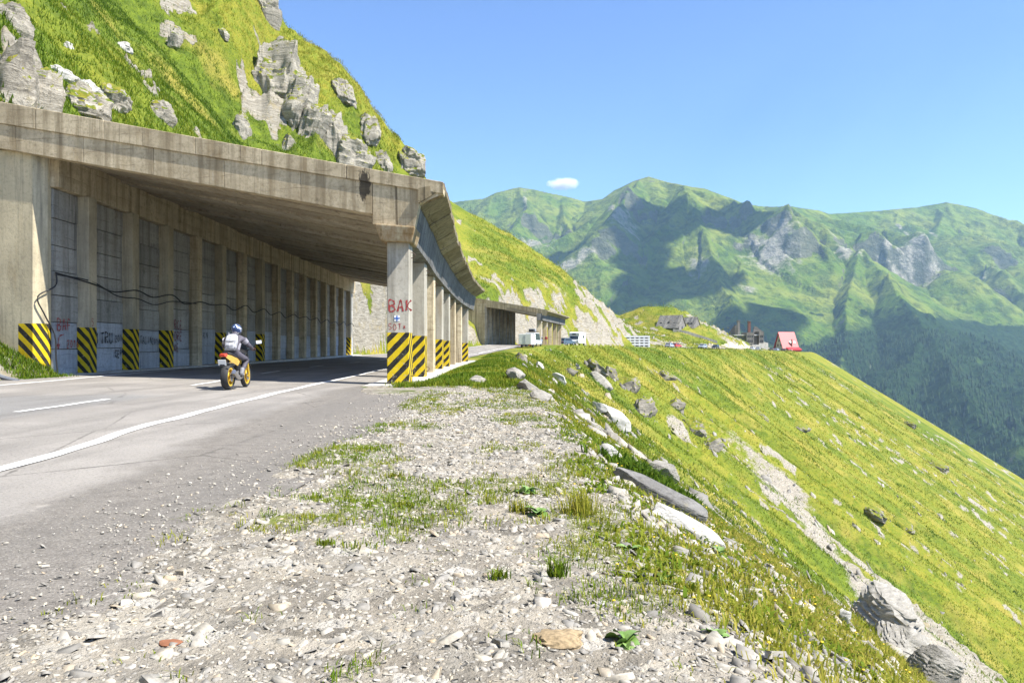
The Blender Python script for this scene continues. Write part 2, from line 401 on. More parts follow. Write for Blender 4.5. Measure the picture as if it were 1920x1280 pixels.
def striped(name, slope, top, light=(.36, .335, .28), period=.46, xmin=-9.0):
    """concrete post whose foot carries a worn yellow and black hazard paint"""
    k = N(name); p = k.pos(); o = k.pos('object'); s = k.sep(p); so = k.sep(o)
    big = k.noise(p, .6, 5, .6); streak = k.noise(k.scale(p, (4, 4, .2)), 1.0, 5, .65); fine = k.noise(p, 9, 5, .7)
    dark = (.15, .135, .105)
    c = k.mix(k.ramp(big, [(.35, 0.0), (.65, 1.0)]), tuple(x * .72 for x in light), light)
    c = k.mix(k.ramp(streak, [(.5, 0.0), (.72, .7)]), c, dark)
    c = k.mix(k.ramp(k.noise(k.scale(p, (1.3, 1.3, .3)), 1.1, 4), [(.56, 0.0), (.74, .45)]), c, (.26, .17, .07))
    c = k.mix(k.ramp(fine, [(.3, .35), (.5, 0.0)]), c, dark)
    ph = k.math('ADD', k.math('MULTIPLY', k.math('ADD', so[0], so[1]), slope), so[2])
    ph = k.math('ADD', ph, k.math('MULTIPLY', k.math('SUBTRACT', k.noise(p, 3.0, 2), .5), .05))
    fr = k.math('FRACT', k.math('DIVIDE', ph, period))
    st = k.math('GREATER_THAN', fr, .5)
    yel = k.mix(k.ramp(k.noise(p, 3, 4), [(.3, 0.0), (.7, 1.0)]), (.50, .35, .008), (.66, .48, .015))
    blk = k.mix(k.ramp(k.noise(p, 6, 4), [(.3, 0.0), (.7, 1.0)]), (.014, .014, .012), (.045, .042, .034))
    pc = k.mix(st, yel, blk)
    wear = k.ramp(k.math('ADD', k.noise(p, 11, 5, .75), k.math('MULTIPLY', so[2], .05)), [(.36, 0.0), (.43, 1.0)])
    zone = k.math('MULTIPLY', k.math('LESS_THAN', so[2], top), k.math('GREATER_THAN', so[0], xmin))
    c = k.mix(k.math('MULTIPLY', zone, wear), c, pc)
    k.set(Base_Color=c, Roughness=.85); k.b.inputs['Specular IOR Level'].default_value = .2
    k.bump(fine, .4, .02)
    return k.m

def rock_material(name, light=(.42, .395, .345), dark=(.11, .10, .085), tilt=(.5, .3, 0), lichen=.5, sc=1.0, turf=0):
    k = N(name); p = k.pos()
    lay = k.noise(k.scale(p, (1.1 * sc, 1.1 * sc, 6.5 * sc), rot=tilt), 1.0, 8, .72, .5)
    big = k.noise(p, .9 * sc, 5, .6); fine = k.noise(p, 14 * sc, 5, .7)
    c = k.ramp(lay, [(.28, dark), (.46, tuple(.5 * a + .5 * b for a, b in zip(light, dark))), (.66, light)])
    c = k.mix(k.ramp(big, [(.35, .55), (.6, 0.0)]), c, tuple(.4 * a + .6 * b for a, b in zip(light, dark)))
    c = k.mix(k.ramp(k.noise(p, 3.3 * sc, 5, .7), [(.58, 0.0), (.70, lichen)]), c, (.29, .24, .10))
    c = k.mix(k.ramp(fine, [(.33, .6), (.5, 0.0)]), c, dark)
    if turf:
        nz_ = k.sep(k.n.new("ShaderNodeNewGeometry").outputs['Normal'])[2]
        tm = k.ramp(k.math('ADD', nz_, k.math('MULTIPLY', k.math('SUBTRACT', k.noise(p, 1.6, 5, .65), .5), 1.6)), [(turf, 0.0), (turf + .08, 1.0)])
        c = k.mix(tm, c, k.mix(k.ramp(k.noise(p, 2.5, 3), [(.4, 0.0), (.6, 1.0)]), (.09, .13, .010), (.20, .185, .022)))
    k.set(Base_Color=c, Roughness=.92); k.b.inputs['Specular IOR Level'].default_value = .2
    k.bump(k.math('ADD', lay, k.math('MULTIPLY', fine, .4)), .9, .08 / sc)
    return k.m

def asphalt_material():
    k = N('road_asphalt'); p = k.pos(); s = k.sep(p)
    grit = k.noise(p, 70, 3, .8); patch = k.noise(p, .35, 4, .6); med = k.noise(p, 6, 5, .65)
    stone = k.ramp(k.voro(p, 45, 'F1', 'Color'), [(0.0, .03), (1.0, .18)])
    lane = k.mix(k.ramp(patch, [(.4, 0.0), (.6, 1.0)]), (.225, .208, .188), (.285, .263, .236))
    old = k.mix(k.ramp(grit, [(.35, 0.0), (.65, 1.0)]), (.115, .103, .090), (.260, .236, .205))
    old = k.mix(k.ramp(med, [(.35, .6), (.55, 0.0)]), old, (.105, .094, .083))
    old = k.mix(k.ramp(k.noise(p, 30, 2, .5), [(.66, 0.0), (.72, .9)]), old, (.34, .32, .29))
    # the older, coarser strip lies right of a wavering seam beside the edge line
    a = k.attr('verge').outputs['Fac']
    seam = k.math('ADD', a, k.math('MULTIPLY', k.math('SUBTRACT', k.noise(p, 1.4, 4, .6), .5), .8))
    c = k.mix(k.ramp(seam, [(.36, 0.0), (.64, 1.0)]), lane, old)
    c = k.mix(k.ramp(k.math('ADD', k.attr('pale').outputs['Fac'], k.math('MULTIPLY', k.math('SUBTRACT', k.noise(p, 4, 4), .5), .8)), [(.45, 0.0), (.55, .85)]), c, (.36, .33, .29))
    # newer repair patch in the far lane
    b = k.attr('repair').outputs['Fac']
    c = k.mix(k.math('MULTIPLY', b, .75), c, (.185, .182, .176))
    c = k.mix(k.ramp(k.noise(p, 1.1, 5, .7), [(.60, 0.0), (.74, .35)]), c, (.15, .138, .122))
    c = k.mix(k.ramp(k.noise(k.scale(p, (1.2, .12, 1), rot=(0, 0, .05)), 1.0, 4, .6), [(.38, .45), (.55, 0.0)]), c, (.135, .125, .112))
    c = k.mix(k.ramp(k.noise(p, 55, 2, .6), [(.60, 0.0), (.72, .5)]), c, (.40, .375, .34))
    c = k.mix(k.ramp(k.noise(p, 38, 3, .7), [(.36, .6), (.46, 0.0)]), c, (.09, .083, .075))
    cr = k.voro(k.scale(p, (.45, .22, 1)), 1.0, 'DISTANCE_TO_EDGE', 'Distance')
    crm = k.math('MULTIPLY', k.ramp(k.math('ADD', cr, k.math('MULTIPLY', med, .03)), [(.018, 1.0), (.024, 0.0)]), k.ramp(patch, [(.45, 0.0), (.6, .7)]))
    c = k.mix(crm, c, (.05, .045, .04))
    k.set(Base_Color=c, Roughness=.9); k.b.inputs['Specular IOR Level'].default_value = .25
    k.bump(k.math('ADD', grit, k.math('MULTIPLY', med, .6)), .5, .012)
    return k.m

def foliage_material(name, cols, trans=.25):
    k = N(name)
    t = k.attr('tint').outputs['Fac']
    c = k.ramp(t, [(i / (len(cols) - 1), c) for i, c in enumerate(cols)])
    k.set(Base_Color=c, Roughness=.75); k.b.inputs['Specular IOR Level'].default_value = .15
    tr = k.n.new("ShaderNodeBsdfTranslucent"); k.l.new(c, tr.inputs[0])
    ms = k.n.new("ShaderNodeMixShader"); ms.inputs[0].default_value = trans
    k.l.new(k.b.outputs[0], ms.inputs[1]); k.l.new(tr.outputs[0], ms.inputs[2]); k.l.new(ms.outputs[0], k.out.inputs[0])
    return k.m

M = {}
M['ground'] = ground_material()
M['mountain'] = mountain_material()
M['asphalt'] = asphalt_material()
M['concrete'] = concrete('weathered_concrete', (.66, .555, .38), (.25, .195, .12), .9, 0, .6, 0, (-4.55, 24.1, 6.15))
M['soffit'] = concrete('board_marked_concrete', (.54, .44, .30), (.20, .16, .11), .5, .30, .3)
M['panel'] = concrete('precast_panel_concrete', (.50, .485, .44), (.18, .17, .15), .75, .42, .2)
M['flare'] = concrete('stained_flare_concrete', (.34, .265, .14), (.09, .07, .04), .6, .3, .4)
M['beam'] = concrete('beam_concrete', (.24, .235, .225), (.05, .05, .05), .9, 0, .1)
M['cap'] = concrete('rust_stained_concrete', (.44, .37, .25), (.22, .12, .035), .8, 0, .95)
M['painted'] = concrete('whitewashed_panel_concrete', (.52, .56, .62), (.22, .23, .24), .6, .12, .08)
M['pale'] = concrete('pale_concrete', (.62, .60, .55), (.32, .305, .27), .4, 0, .15)
M['rock'] = rock_material('schist_rock')
M['rock_dark'] = rock_material('dark_schist_rock', (.34, .31, .26), (.075, .066, .055), (.9, .4, 0), .6, .6, turf=.62)
M['rock_dark2'] = rock_material('slab_rock', (.30, .29, .27), (.06, .055, .05), (.2, .45, 0), .3)
M['rock_white'] = rock_material('pale_schist_rock', (.56, .54, .49), (.28, .265, .24), (.4, .2, 0), .15)
M['crag'] = rock_material('crag_rock', (.47, .43, .355), (.11, .10, .08), (.7, .5, 0), .55, .30, turf=.46)
M['white_paint'] = plain('road_marking_paint', (.74, .73, .70), .7, var=.10, sc=9)

# ------------------------------------------------------------------ mesh helpers
C = scene.collection
def link(o, parent=None):
    C.objects.link(o)
    if parent is not None:
        o.parent = parent
        o.matrix_parent_inverse = Matrix.LocRotScale(parent.location, parent.rotation_euler, None).inverted()
    return o

def tag(o, label=None, cat=None, group=None, kind=None):
    if label: o['label'] = label
    if cat: o['category'] = cat
    if group: o['group'] = group
    if kind: o['kind'] = kind
    return o

def empty(name, loc, label, cat, group=None, rz=0.0):
    o = bpy.data.objects.new(name, None); o.location = loc; o.rotation_euler = (0, 0, rz)
    o.empty_display_size = .3
    C.objects.link(o)
    return tag(o, label, cat, group)

class MB:
    """collects shapes in world (or local) coordinates, then becomes ONE mesh object"""
    def __init__(self): self.v = []; self.f = []
    def add(self, verts, faces):
        o = len(self.v); self.v += [tuple(p) for p in verts]; self.f += [tuple(i + o for i in q) for q in faces]; return self
    def box(self, c, size, rz=0.0, rot=None):
        cx, cy, cz = c; hx, hy, hz = (s / 2 for s in size)
        m = rot.to_matrix() if rot else Matrix.Rotation(rz, 3, 'Z')
        vs = [m @ Vector((sx * hx, sy * hy, sz * hz)) + Vector(c) for sz in (-1, 1) for sx, sy in ((-1, -1), (1, -1), (1, 1), (-1, 1))]
        return self.add(vs, [(3, 2, 1, 0), (4, 5, 6, 7), (0, 1, 5, 4), (1, 2, 6, 5), (2, 3, 7, 6), (3, 0, 4, 7)])
    def hexa(self, b, t):
        """four bottom and four top corners (both anticlockwise from above)"""
        return self.add(list(b) + list(t), [(3, 2, 1, 0), (4, 5, 6, 7), (0, 1, 5, 4), (1, 2, 6, 5), (2, 3, 7, 6), (3, 0, 4, 7)])
    def prism(self, poly, z0, z1):
        n = len(poly); vs = [(x, y, z0) for x, y in poly] + [(x, y, z1) for x, y in poly]
        return self.add(vs, [tuple(range(n - 1, -1, -1)), tuple(range(n, 2 * n))] + [(i, (i + 1) % n, n + (i + 1) % n, n + i) for i in range(n)])
    def sweep(self, rings, close=True, caps=True):
        n = len(rings[0]); vs = [p for r in rings for p in r]; fs = []
        for i in range(len(rings) - 1):
            for j in range(n if close else n - 1):
                a, b = i * n + j, i * n + (j + 1) % n
                fs.append((a, b, b + n, a + n))
        if caps:
            fs.append(tuple(range(n - 1, -1, -1))); fs.append(tuple(range((len(rings) - 1) * n, len(rings) * n)))
        return self.add(vs, fs)
    def tube(self, pts, r, seg=8):
        pts = [Vector(p) for p in pts]; rs = r if isinstance(r, (list, tuple)) else [r] * len(pts)
        rings = []; up = Vector((0, 0, 1))
        for i, p in enumerate(pts):
            d = (pts[min(i + 1, len(pts) - 1)] - pts[max(i - 1, 0)]).normalized()
            a = d.cross(up if abs(d.dot(up)) < .95 else Vector((1, 0, 0))).normalized(); b = d.cross(a).normalized()
            rings.append([p + (a * math.cos(t) + b * math.sin(t)) * rs[i] for t in [2 * math.pi * j / seg for j in range(seg)]])
        return self.sweep(rings)
    def lathe(self, prof, axis, origin, seg=24):
        """profile of (radius, along) turned about axis through origin"""
        ax = Vector(axis).normalized(); a = ax.orthogonal().normalized(); b = ax.cross(a)
        rings = [[Vector(origin) + ax * h + (a * math.cos(t) + b * math.sin(t)) * r for t in [2 * math.pi * j / seg for j in range(seg)]] for r, h in prof]
        return self.sweep(rings, True, True)
    def build(self, name, mat, parent=None, bevel=0.0, smooth=False, origin=None, fix=True):
        me = bpy.data.meshes.new(name)
        vs = self.v
        if origin is not None: vs = [tuple(Vector(p) - Vector(origin)) for p in vs]
        me.from_pydata(vs, [], self.f)
        me.materials.append(mat)
        if fix or bevel:
            bm = bmesh.new(); bm.from_mesh(me)
            bmesh.ops.recalc_face_normals(bm, faces=bm.faces)
            if bevel: bmesh.ops.bevel(bm, geom=[e for e in bm.edges if e.is_manifold and e.calc_face_angle(0) > .5], offset=bevel, segments=2, affect='EDGES', profile=.6)
            bm.to_mesh(me); bm.free()
        if smooth:
            me.shade_smooth() if hasattr(me, 'shade_smooth') else None
            me.set_sharp_from_angle(angle=R(40))
        o = bpy.data.objects.new(name, me)
        if origin is not None: o.location = origin
        return link(o, parent)

def mesh_np(name, verts, faces, mat, smooth=False, attrs=None, parent=None):
    """fast mesh from numpy arrays; faces: (n,k)"""
    me = bpy.data.meshes.new(name)
    nv, nf, kk = len(verts), len(faces), faces.shape[1]
    me.vertices.add(nv); me.vertices.foreach_set('co', np.ascontiguousarray(verts, np.float32).ravel())
    me.loops.add(nf * kk); me.loops.foreach_set('vertex_index', np.ascontiguousarray(faces, np.int32).ravel())
    me.polygons.add(nf)
    me.polygons.foreach_set('loop_start', np.arange(0, nf * kk, kk, dtype=np.int32))
    if smooth: me.polygons.foreach_set('use_smooth', np.ones(nf, bool))
    me.update(calc_edges=True)
    for an, (kind, arr) in (attrs or {}).items():
        if kind == 'COLOR':
            a = me.color_attributes.new(an, 'FLOAT_COLOR', 'POINT'); a.data.foreach_set('color', np.ascontiguousarray(arr, np.float32).ravel())
        else:
            a = me.attributes.new(an, 'FLOAT', 'POINT'); a.data.foreach_set('value', np.ascontiguousarray(arr, np.float32).ravel())
    me.materials.append(mat)
    o = bpy.data.objects.new(name, me)
    return link(o, parent)

def grid_faces(nr, nc, wrap=False):
    i = np.arange(nr - 1)[:, None]; j = np.arange(nc if wrap else nc - 1)[None, :]
    j2 = (j + 1) % nc
    return np.stack(np.broadcast_arrays(i * nc + j, i * nc + j2, (i + 1) * nc + j2, (i + 1) * nc + j), -1).reshape(-1, 4)

# ------------------------------------------------------------------ hillside sheet (fine where the view is, coarse elsewhere)
ang = np.concatenate([np.arange(-180, -44, 4.0), np.arange(-44, -36, .4), np.arange(-36, 36, .105), np.arange(36, 44, .4), np.arange(44, 180, 4.0)])
rad = np.concatenate([[.02, .3, .7, 1.2, 1.7], np.geomspace(2.1, 720, 640)])
th = np.radians(ang)
GX = rad[:, None] * np.sin(th)[None, :]; GY = rad[:, None] * np.cos(th)[None, :]
gz, grk, ggv, glu = terrain(GX, GY, True)
gcol = np.stack([grk, ggv, glu, np.ones_like(grk)], -1)
hill = mesh_np('hillside', np.stack([GX, GY, gz], -1).reshape(-1, 3), grid_faces(len(rad), len(ang), True)[:, ::-1], M['ground'], True, {'mask': ('COLOR', gcol)})
tag(hill, kind='structure')

# ------------------------------------------------------------------ far mountains: ridges with tent-shaped flanks
def ridge_pts(lst):
    return [tuple(px(x, y, Y)) for x, y, Y in lst]
RIDGES = [
    # skyline
    (ridge_pts([(640, 420, 4900), (800, 392, 4600), (865, 377, 4400), (905, 372, 4350), (925, 360, 4300), (970, 350, 4300), (1005, 356, 4300), (1050, 366, 4350), (1095, 378, 4400), (1138, 371, 4250),
                (1150, 356, 4150), (1185, 340, 4100), (1215, 330, 4100), (1255, 341, 4050), (1285, 347, 3950), (1330, 354, 3950), (1400, 379, 4050), (1440, 387, 4100), (1490, 386, 3900),
                (1560, 402, 4300), (1640, 394, 4400), (1720, 388, 4500), (1780, 378, 4500), (1840, 390, 4500), (1920, 420, 4450), (2050, 470, 4400), (2300, 540, 4300)]), 0.82),
    # spurs that come down towards the viewer
    (ridge_pts([(970, 350, 4300), (985, 390, 3950), (960, 420, 3700), (975, 470, 3400), (1000, 540, 3000), (1040, 640, 2600)]), 0.90),
    (ridge_pts([(905, 372, 4350), (880, 420, 4000), (840, 480, 3600)]), 0.95),
    (ridge_pts([(1050, 366, 4350), (1060, 420, 3900), (1085, 480, 3500), (1110, 560, 3000)]), 0.92),
    (ridge_pts([(1285, 347, 3950), (1290, 366, 3700), (1255, 420, 3450), (1215, 478, 3250), (1170, 545, 3000), (1150, 620, 2700)]), 0.82),
    (ridge_pts([(1290, 366, 3700), (1320, 430, 3350), (1350, 500, 3050), (1375, 580, 2700), (1390, 680, 2400)]), 0.86),
    (ridge_pts([(1490, 386, 3900), (1525, 430, 3600), (1470, 500, 3250), (1430, 560, 2950), (1395, 640, 2600)]), 0.84),
    (ridge_pts([(1525, 430, 3600), (1600, 470, 3300), (1665, 520, 3000), (1735, 615, 2500), (1840, 740, 2050), (1990, 930, 1650)]), 0.80),
    (ridge_pts([(1600, 470, 3300), (1590, 530, 3000), (1580, 610, 2650), (1570, 720, 2300)]), 0.86),
    (ridge_pts([(1735, 615, 2500), (1690, 690, 2250), (1660, 790, 2000), (1650, 900, 1800)]), 0.92),
    (ridge_pts([(1780, 378, 4500), (1800, 440, 4100), (1850, 500, 3700), (1930, 560, 3300), (2050, 650, 2900)]), 0.82),
    (ridge_pts([(1680, 391, 4450), (1690, 440, 4100), (1720, 500, 3700)]), 0.95),
    (ridge_pts([(1920, 420, 4450), (1960, 520, 3700), (2080, 640, 3100)]), 0.85),
]
rq = random.Random(9)
RIBS = []
for rp, sl in RIDGES:
    acc = 0.0; nxt = rq.uniform(60, 200)
    for (ax, ay, az), (bx, by, bz) in zip(rp[:-1], rp[1:]):
        Ls = math.hypot(bx - ax, by - ay)
        while nxt < acc + Ls:
            t = (nxt - acc) / Ls; dx, dy = (bx - ax) / Ls, (by - ay) / Ls
            for sg in (-1, 1):
                if rq.random() < .12: continue
                a_ = math.atan2(sg * dx, -sg * dy) + rq.uniform(-.45, .45); ln = rq.uniform(400, 1000)
                gx, gy = math.cos(a_), math.sin(a_)
                if gy > .5: continue
                z0 = az + t * (bz - az) - rq.uniform(4, 22); q0 = (ax + t * (bx - ax), ay + t * (by - ay), z0)
                q1 = (q0[0] + gx * ln * .5 + rq.uniform(-40, 40), q0[1] + gy * ln * .5, z0 - ln * .5 * rq.uniform(.36, .46)); q2 = (q0[0] + gx * ln + rq.uniform(-90, 90), q0[1] + gy * ln, q1[2] - ln * .5 * rq.uniform(.38, .52))
                RIBS.append(([q0, q1, q2], rq.uniform(.85, 1.15)))
            nxt += rq.uniform(190, 380)
        acc += Ls
mth = np.radians(np.concatenate([np.arange(-26, -5.5, .5), np.arange(-5.5, 34.5, .085), np.arange(34.5, 46, .8)]))
mY = np.concatenate([np.linspace(1250, 5000, 500), np.linspace(5050, 6500, 12)])
MY = np.repeat(mY[:, None], len(mth), 1); MX = MY * np.tan(mth)[None, :]
wob = 45 * fbm(MX / 420, MY / 420, 201, 4)
wob2 = 45 * fbm(MX / 420, MY / 420, 205, 4)
WX, WY = (MX + wob).astype(np.float32), (MY + wob2).astype(np.float32)
mz = np.full(MX.shape, -760.0, np.float32); msec = np.full(MX.shape, -760.0); mal = np.zeros(MX.shape)
for rp, sl in RIDGES + RIBS:
    for i, ((ax, ay, az), (bx, by, bz)) in enumerate(zip(rp[:-1], rp[1:])):
        dx, dy = bx - ax, by - ay; L2 = dx * dx + dy * dy; L = math.sqrt(L2)
        wx, wy = WX, WY
        t = np.clip(((wx - ax) * dx + (wy - ay) * dy) / L2, 0, 1)
        d = np.hypot(wx - (ax + t * dx), wy - (ay + t * dy))
        sl_i = sl
        # concave flanks: steep below the crest, easing lower down
        z = az + t * (bz - az) - sl_i * d * (1 - .22 * np.clip(d / 900, 0, 1))
        m = z > mz
        mz = np.where(m, z, mz); mal = np.where(m, i * 977 + t * L + hash(round(ax)) % 500, mal)
rd = np.full(MX.shape, 1.0)
g1 = ridged(MX / 260, MY / 260, 211, 5, .55); g2 = fbm(MX / 120, MY / 120, 213, 4)
skyd, _ = signed_dist(MX, MY, [(p[0], p[1]) for p in RIDGES[0][0]])
keep = sstep(0, 160, np.abs(skyd))
gul = ridged(mal / 170, mz / 1400, 215, 4, .6)
mz0 = mz.copy()
mz = mz + (g1 - .5) * 46 * keep + g2 * 14 * keep + (gul - .5) * 40 * keep * sstep(0, 350, np.abs(skyd))

def mhit(x, y):
    """grid vertex of the mountains that a line of sight meets first"""
    j = int(np.argmin(np.abs(np.tan(mth) - (x - 960) / FPX))); ray = CAM_Z + (HORIZON - y) / FPX * MY[:, j]
    h = np.nonzero(mz[:, j] >= ray)[0]
    i = h[0] if len(h) else MY.shape[0] - 13
    return MX[i, j], MY[i, j]
cliff = np.zeros_like(mz)
for cx, cy, rx, ry, dep in [(1500, 440, 200, 110, 90), (1440, 430, 200, 110, 70), (1740, 480, 420, 110, 110), (1660, 470, 240, 100, 80), (1850, 492, 240, 90, 90), (1180, 382, 200, 110, 80),
                            (1010, 430, 260, 120, 70), (1130, 460, 260, 120, 80), (1380, 415, 220, 110, 70)]:
    hx, hy = mhit(cx, cy)
    q = np.exp(-(((MX - hx) / rx) ** 2 + ((MY - hy) / ry) ** 2))
    t_ = sstep(-ry * .35, ry * .35, MY - hy + 60 * fbm(MX / 90, MY / 90, 223, 3))
    q = q * sstep(.35, .55, noise(MX / 150, MY / 150, 225))
    mz = mz + q * dep * (t_ - .55) * keep; cliff = np.maximum(cliff, sstep(.35, .7, q))
gy_, gx_ = np.gradient(mz)
dxs = np.gradient(MX, axis=1); dys = np.gradient(MY, axis=0)
slope = np.hypot(gx_ / dxs, gy_ / dys)
mrock = .65 * sstep(1.45, 2.3, slope) + .40 * sstep(560, 880, mz) + .5 * cliff * sstep(1.05, 1.6, slope)
mscree = np.zeros_like(mz)
for cx, cy, rx, ry in [(1165, 405, 110, 150), (1440, 470, 150, 170), (1310, 500, 60, 90), (1700, 505, 240, 90), (1590, 470, 60, 160), (1395, 545, 60, 60), (1000, 455, 120, 60), (1060, 500, 160, 60), (985, 372, 20, 200),
                       (1145, 385, 22, 150), (1850, 515, 120, 60), (1750, 440, 14, 160), (1690, 430, 14, 170)]:
    hx, hy = mhit(cx, cy)
    mscree = np.maximum(mscree, np.exp(-(((MX - hx) / rx) ** 2 + ((MY - hy) / ry) ** 2)) * (.75 + .4 * fbm(MX / 60, MY / 60, 241, 3)))
mwood = sstep(120, -80, mz - 130 * sstep(.36, .50, MX / MY) * sstep(3200, 2600, MY) + 90 * fbm(MX / 300, MY / 300, 237, 3)) * sstep(.15, .5, noise(MX / 200, MY / 200, 239) + .25) * .9 + .42 * sstep(.45, .65, noise(MX / 240, MY / 240, 243)) * sstep(380, 100, mz)
mcol = np.stack([np.clip(mrock, 0, 1), mscree, mwood, np.ones_like(mz)], -1)
mount = mesh_np('mountains', np.stack([MX, MY, mz], -1).reshape(-1, 3), grid_faces(*MX.shape), M['mountain'], True, {'mask': ('COLOR', mcol)})
tag(mount, kind='structure')

# ------------------------------------------------------------------ road
L_EDGE = catmull([(-14.2, -40), (-14.6, 0), (-15.2, 20), (-15.4, 40), (-15.4, 78), (-12.8, 100), (-8.3, 125), (-4.0, 146), (0.6, 166), (11.3, 187), (29.5, 212), (40, 230), (62, 266), (94, 327), (120, 374), (150, 430), (158, 452)], 14)
R_EDGE = catmull([(-1.65, -40), (-1.65, 0), (-2.0, 17), (-4.3, 24), (-4.7, 66), (-3.0, 100), (0.2, 125), (5.0, 147), (12, 167), (20, 187), (36, 213), (46, 231), (68, 268), (100, 329), (126, 376), (155, 431), (164, 453)], 14)
W = np.linspace(0, 1, 33)
AX = L_EDGE[:, None, 0] * (1 - W) + R_EDGE[:, None, 0] * W
AY = L_EDGE[:, None, 1] * (1 - W) + R_EDGE[:, None, 1] * W
jag = .16 * fbm(AY[:, -1] * 1.7, AY[:, -1] * 0, 301, 4)
AX[:, -1] += jag
AZ = road_z(AX, AY) + .004 + .012 * fbm(AX * .5, AY * .35, 303, 3)
RL = catmull([(-4.2, -40), (-4.4, 2), (-4.62, 7.1), (-5.2, 11.6), (-5.77, 20.3), (-6.2, 31), (-6.55, 42), (-6.5, 56), (-6.0, 75), (-4.2, 100), (-1.2, 125), (3.4, 146)], 14)
rlx = np.interp(AY, RL[:, 1], RL[:, 0])
verge = sstep(-.1, 1.5, AX - rlx - .45) * sstep(27, 21, AY)
rep = sstep(-9.6, -9.3, AX + .12 * AY * 0) * 0 + ((AX < np.interp(AY, [0, 12, 22], [-7.3, -7.6, -8.0])) & (AX > np.interp(AY, [0, 12, 22], [-10.4, -10.7, -11.2])) & (AY > 9.0) & (AY < 17.6)) * 1.0
road = mesh_np('road', np.stack([AX, AY, AZ], -1).reshape(-1, 3), grid_faces(*AX.shape), M['asphalt'], True,
               {'verge': ('FLOAT', verge), 'pale': ('FLOAT', sstep(1.3, .5, np.hypot((AX + 3.15) / .42, (AY - 5.0) / .45))), 'repair': ('FLOAT', rep)})
tag(road, kind='structure')

def road_strip(name, poly, w, z=.010, wob=.0):
    poly = np.array(poly); d = np.gradient(poly, axis=0); d /= np.linalg.norm(d, axis=1)[:, None]
    n = np.stack([d[:, 1], -d[:, 0]], 1)
    a = poly - n * (w / 2 + wob * fbm(poly[:, 1] * 1.3, poly[:, 1] * 0, 311, 3))[:, None]
    b = poly + n * (w / 2 + wob * fbm(poly[:, 1] * 1.3, poly[:, 1] * 0 + 9, 313, 3))[:, None]
    def zz(q): return road_z(q[:, 0], q[:, 1]) + z + .004 + .012 * fbm(q[:, 0] * .5, q[:, 1] * .35, 303, 3)
    V = np.stack([np.column_stack([a, zz(a)]), np.column_stack([b, zz(b)])], 1).reshape(-1, 3)
    o = mesh_np(name, V, grid_faces(len(poly), 2), M['white_paint'], False, parent=road)
    return o
def cut(poly, y0, y1, n=40):
    ys = np.linspace(y0, y1, n); return np.column_stack([np.interp(ys, poly[:, 1], poly[:, 0]), ys])
road_strip('edge_line', cut(RL, -8, 145, 420) + np.column_stack([.05 * fbm(np.linspace(0, 90, 420), np.zeros(420), 321, 3), np.zeros(420)]), .17, wob=.03)
LL = catmull([(-13.0, -20), (-13.2, 10), (-13.45, 20.5), (-14.3, 30), (-14.75, 42), (-14.75, 75), (-12.2, 100), (-7.7, 125), (-3.3, 146)], 14)
road_strip('edge_line', cut(LL, -8, 145, 300), .14, wob=.02)
CL = catmull([(-8.0, -20), (-8.05, 5), (-8.25, 14.5), (-9.2, 24), (-10.2, 33.5), (-10.7, 45), (-10.6, 60), (-10.2, 75), (-8.2, 100), (-4.5, 125), (0, 146)], 14)
for y0 in (4.6, 13.0, 22.2, 31.6, 41.5, 52.0, 63.0, 75.0, 88.0):
    road_strip('centre_dash', cut(CL, y0, y0 + 3.4, 14), .13, wob=.012)

# ------------------------------------------------------------------ avalanche gallery
COL_Y = [24.3, 30, 35.5, 41, 46.5, 52, 57.5, 63]
XC = lambda y: float(np.interp(y, [20, 24.3, 30, 35.5, 41, 46.5, 52, 57.5, 63, 70], [-3.05, -3.17, -3.32, -3.53, -3.63, -3.71, -3.76, -3.69, -3.53, -3.2]))
gal = empty('avalanche_gallery', (-10, 45, 0), 'long open-sided concrete avalanche gallery spanning the road in front of the motorcycle', 'gallery')
YO0, YO1, YW0, YW1 = 23.75, 66.5, 27.35, 79.2
XW = -16.0
WALLZ0 = lambda y: .2 + .0072 * (y - 27.5)
def outer(t):
    y = YO0 + (YO1 - YO0) * t; return y
# columns with hazard paint on their feet
col_mats = [striped('hazard_column', -1.05, 1.62 + .02 * i, (.47, .435, .36)) for i in range(1)]
for i, y in enumerate(COL_Y):
    xr = XC(y); z0 = -.15 + .05 * (y - 24) / 40
    b = MB(); w = .68; dp = .88
    b.box((xr - w / 2, y + dp / 2, (z0 + 4.4) / 2), (w, dp, 4.4 - z0))
    c = b.build('column', col_mats[0] if i not in (2, 5, 6) else M['concrete'], gal, bevel=.025, origin=(xr - w / 2, y + dp / 2, 0))
    tag(c, ['first column with red scrawl, trail mark and hazard stripes', None, None, None, None, None, None, None][i])
    # steel tie hoops left in the concrete
    for zz in ((4.05, .35) if i < 3 else (3.6,)):
        if i > 4: break
        a0 = [(xr + .11 * math.sin(t) * 1.2, y + .45, zz + .09 * math.cos(t)) for t in np.linspace(0, math.pi, 9)]
        MB().tube(a0, .012, 5).build('tie_hoop', MATS.get('rusty_iron') or plain('rusty_iron', (.09, .06, .045), .8, .3), c)
COL1 = gal.children[0]
# cap over the first column
b = MB(); y = 24.3
b.hexa([(-4.0, 23.98, 4.41), (-3.05, 23.98, 4.36), (-3.05, 25.3, 4.36), (-4.0, 25.3, 4.41)], [(-4.18, 23.86, 4.92), (-2.93, 23.86, 4.82), (-2.93, 25.4, 4.82), (-4.18, 25.4, 4.92)])
tag(b.build('column_cap', M['cap'], gal, bevel=.05), 'rust-stained cap of the first column')
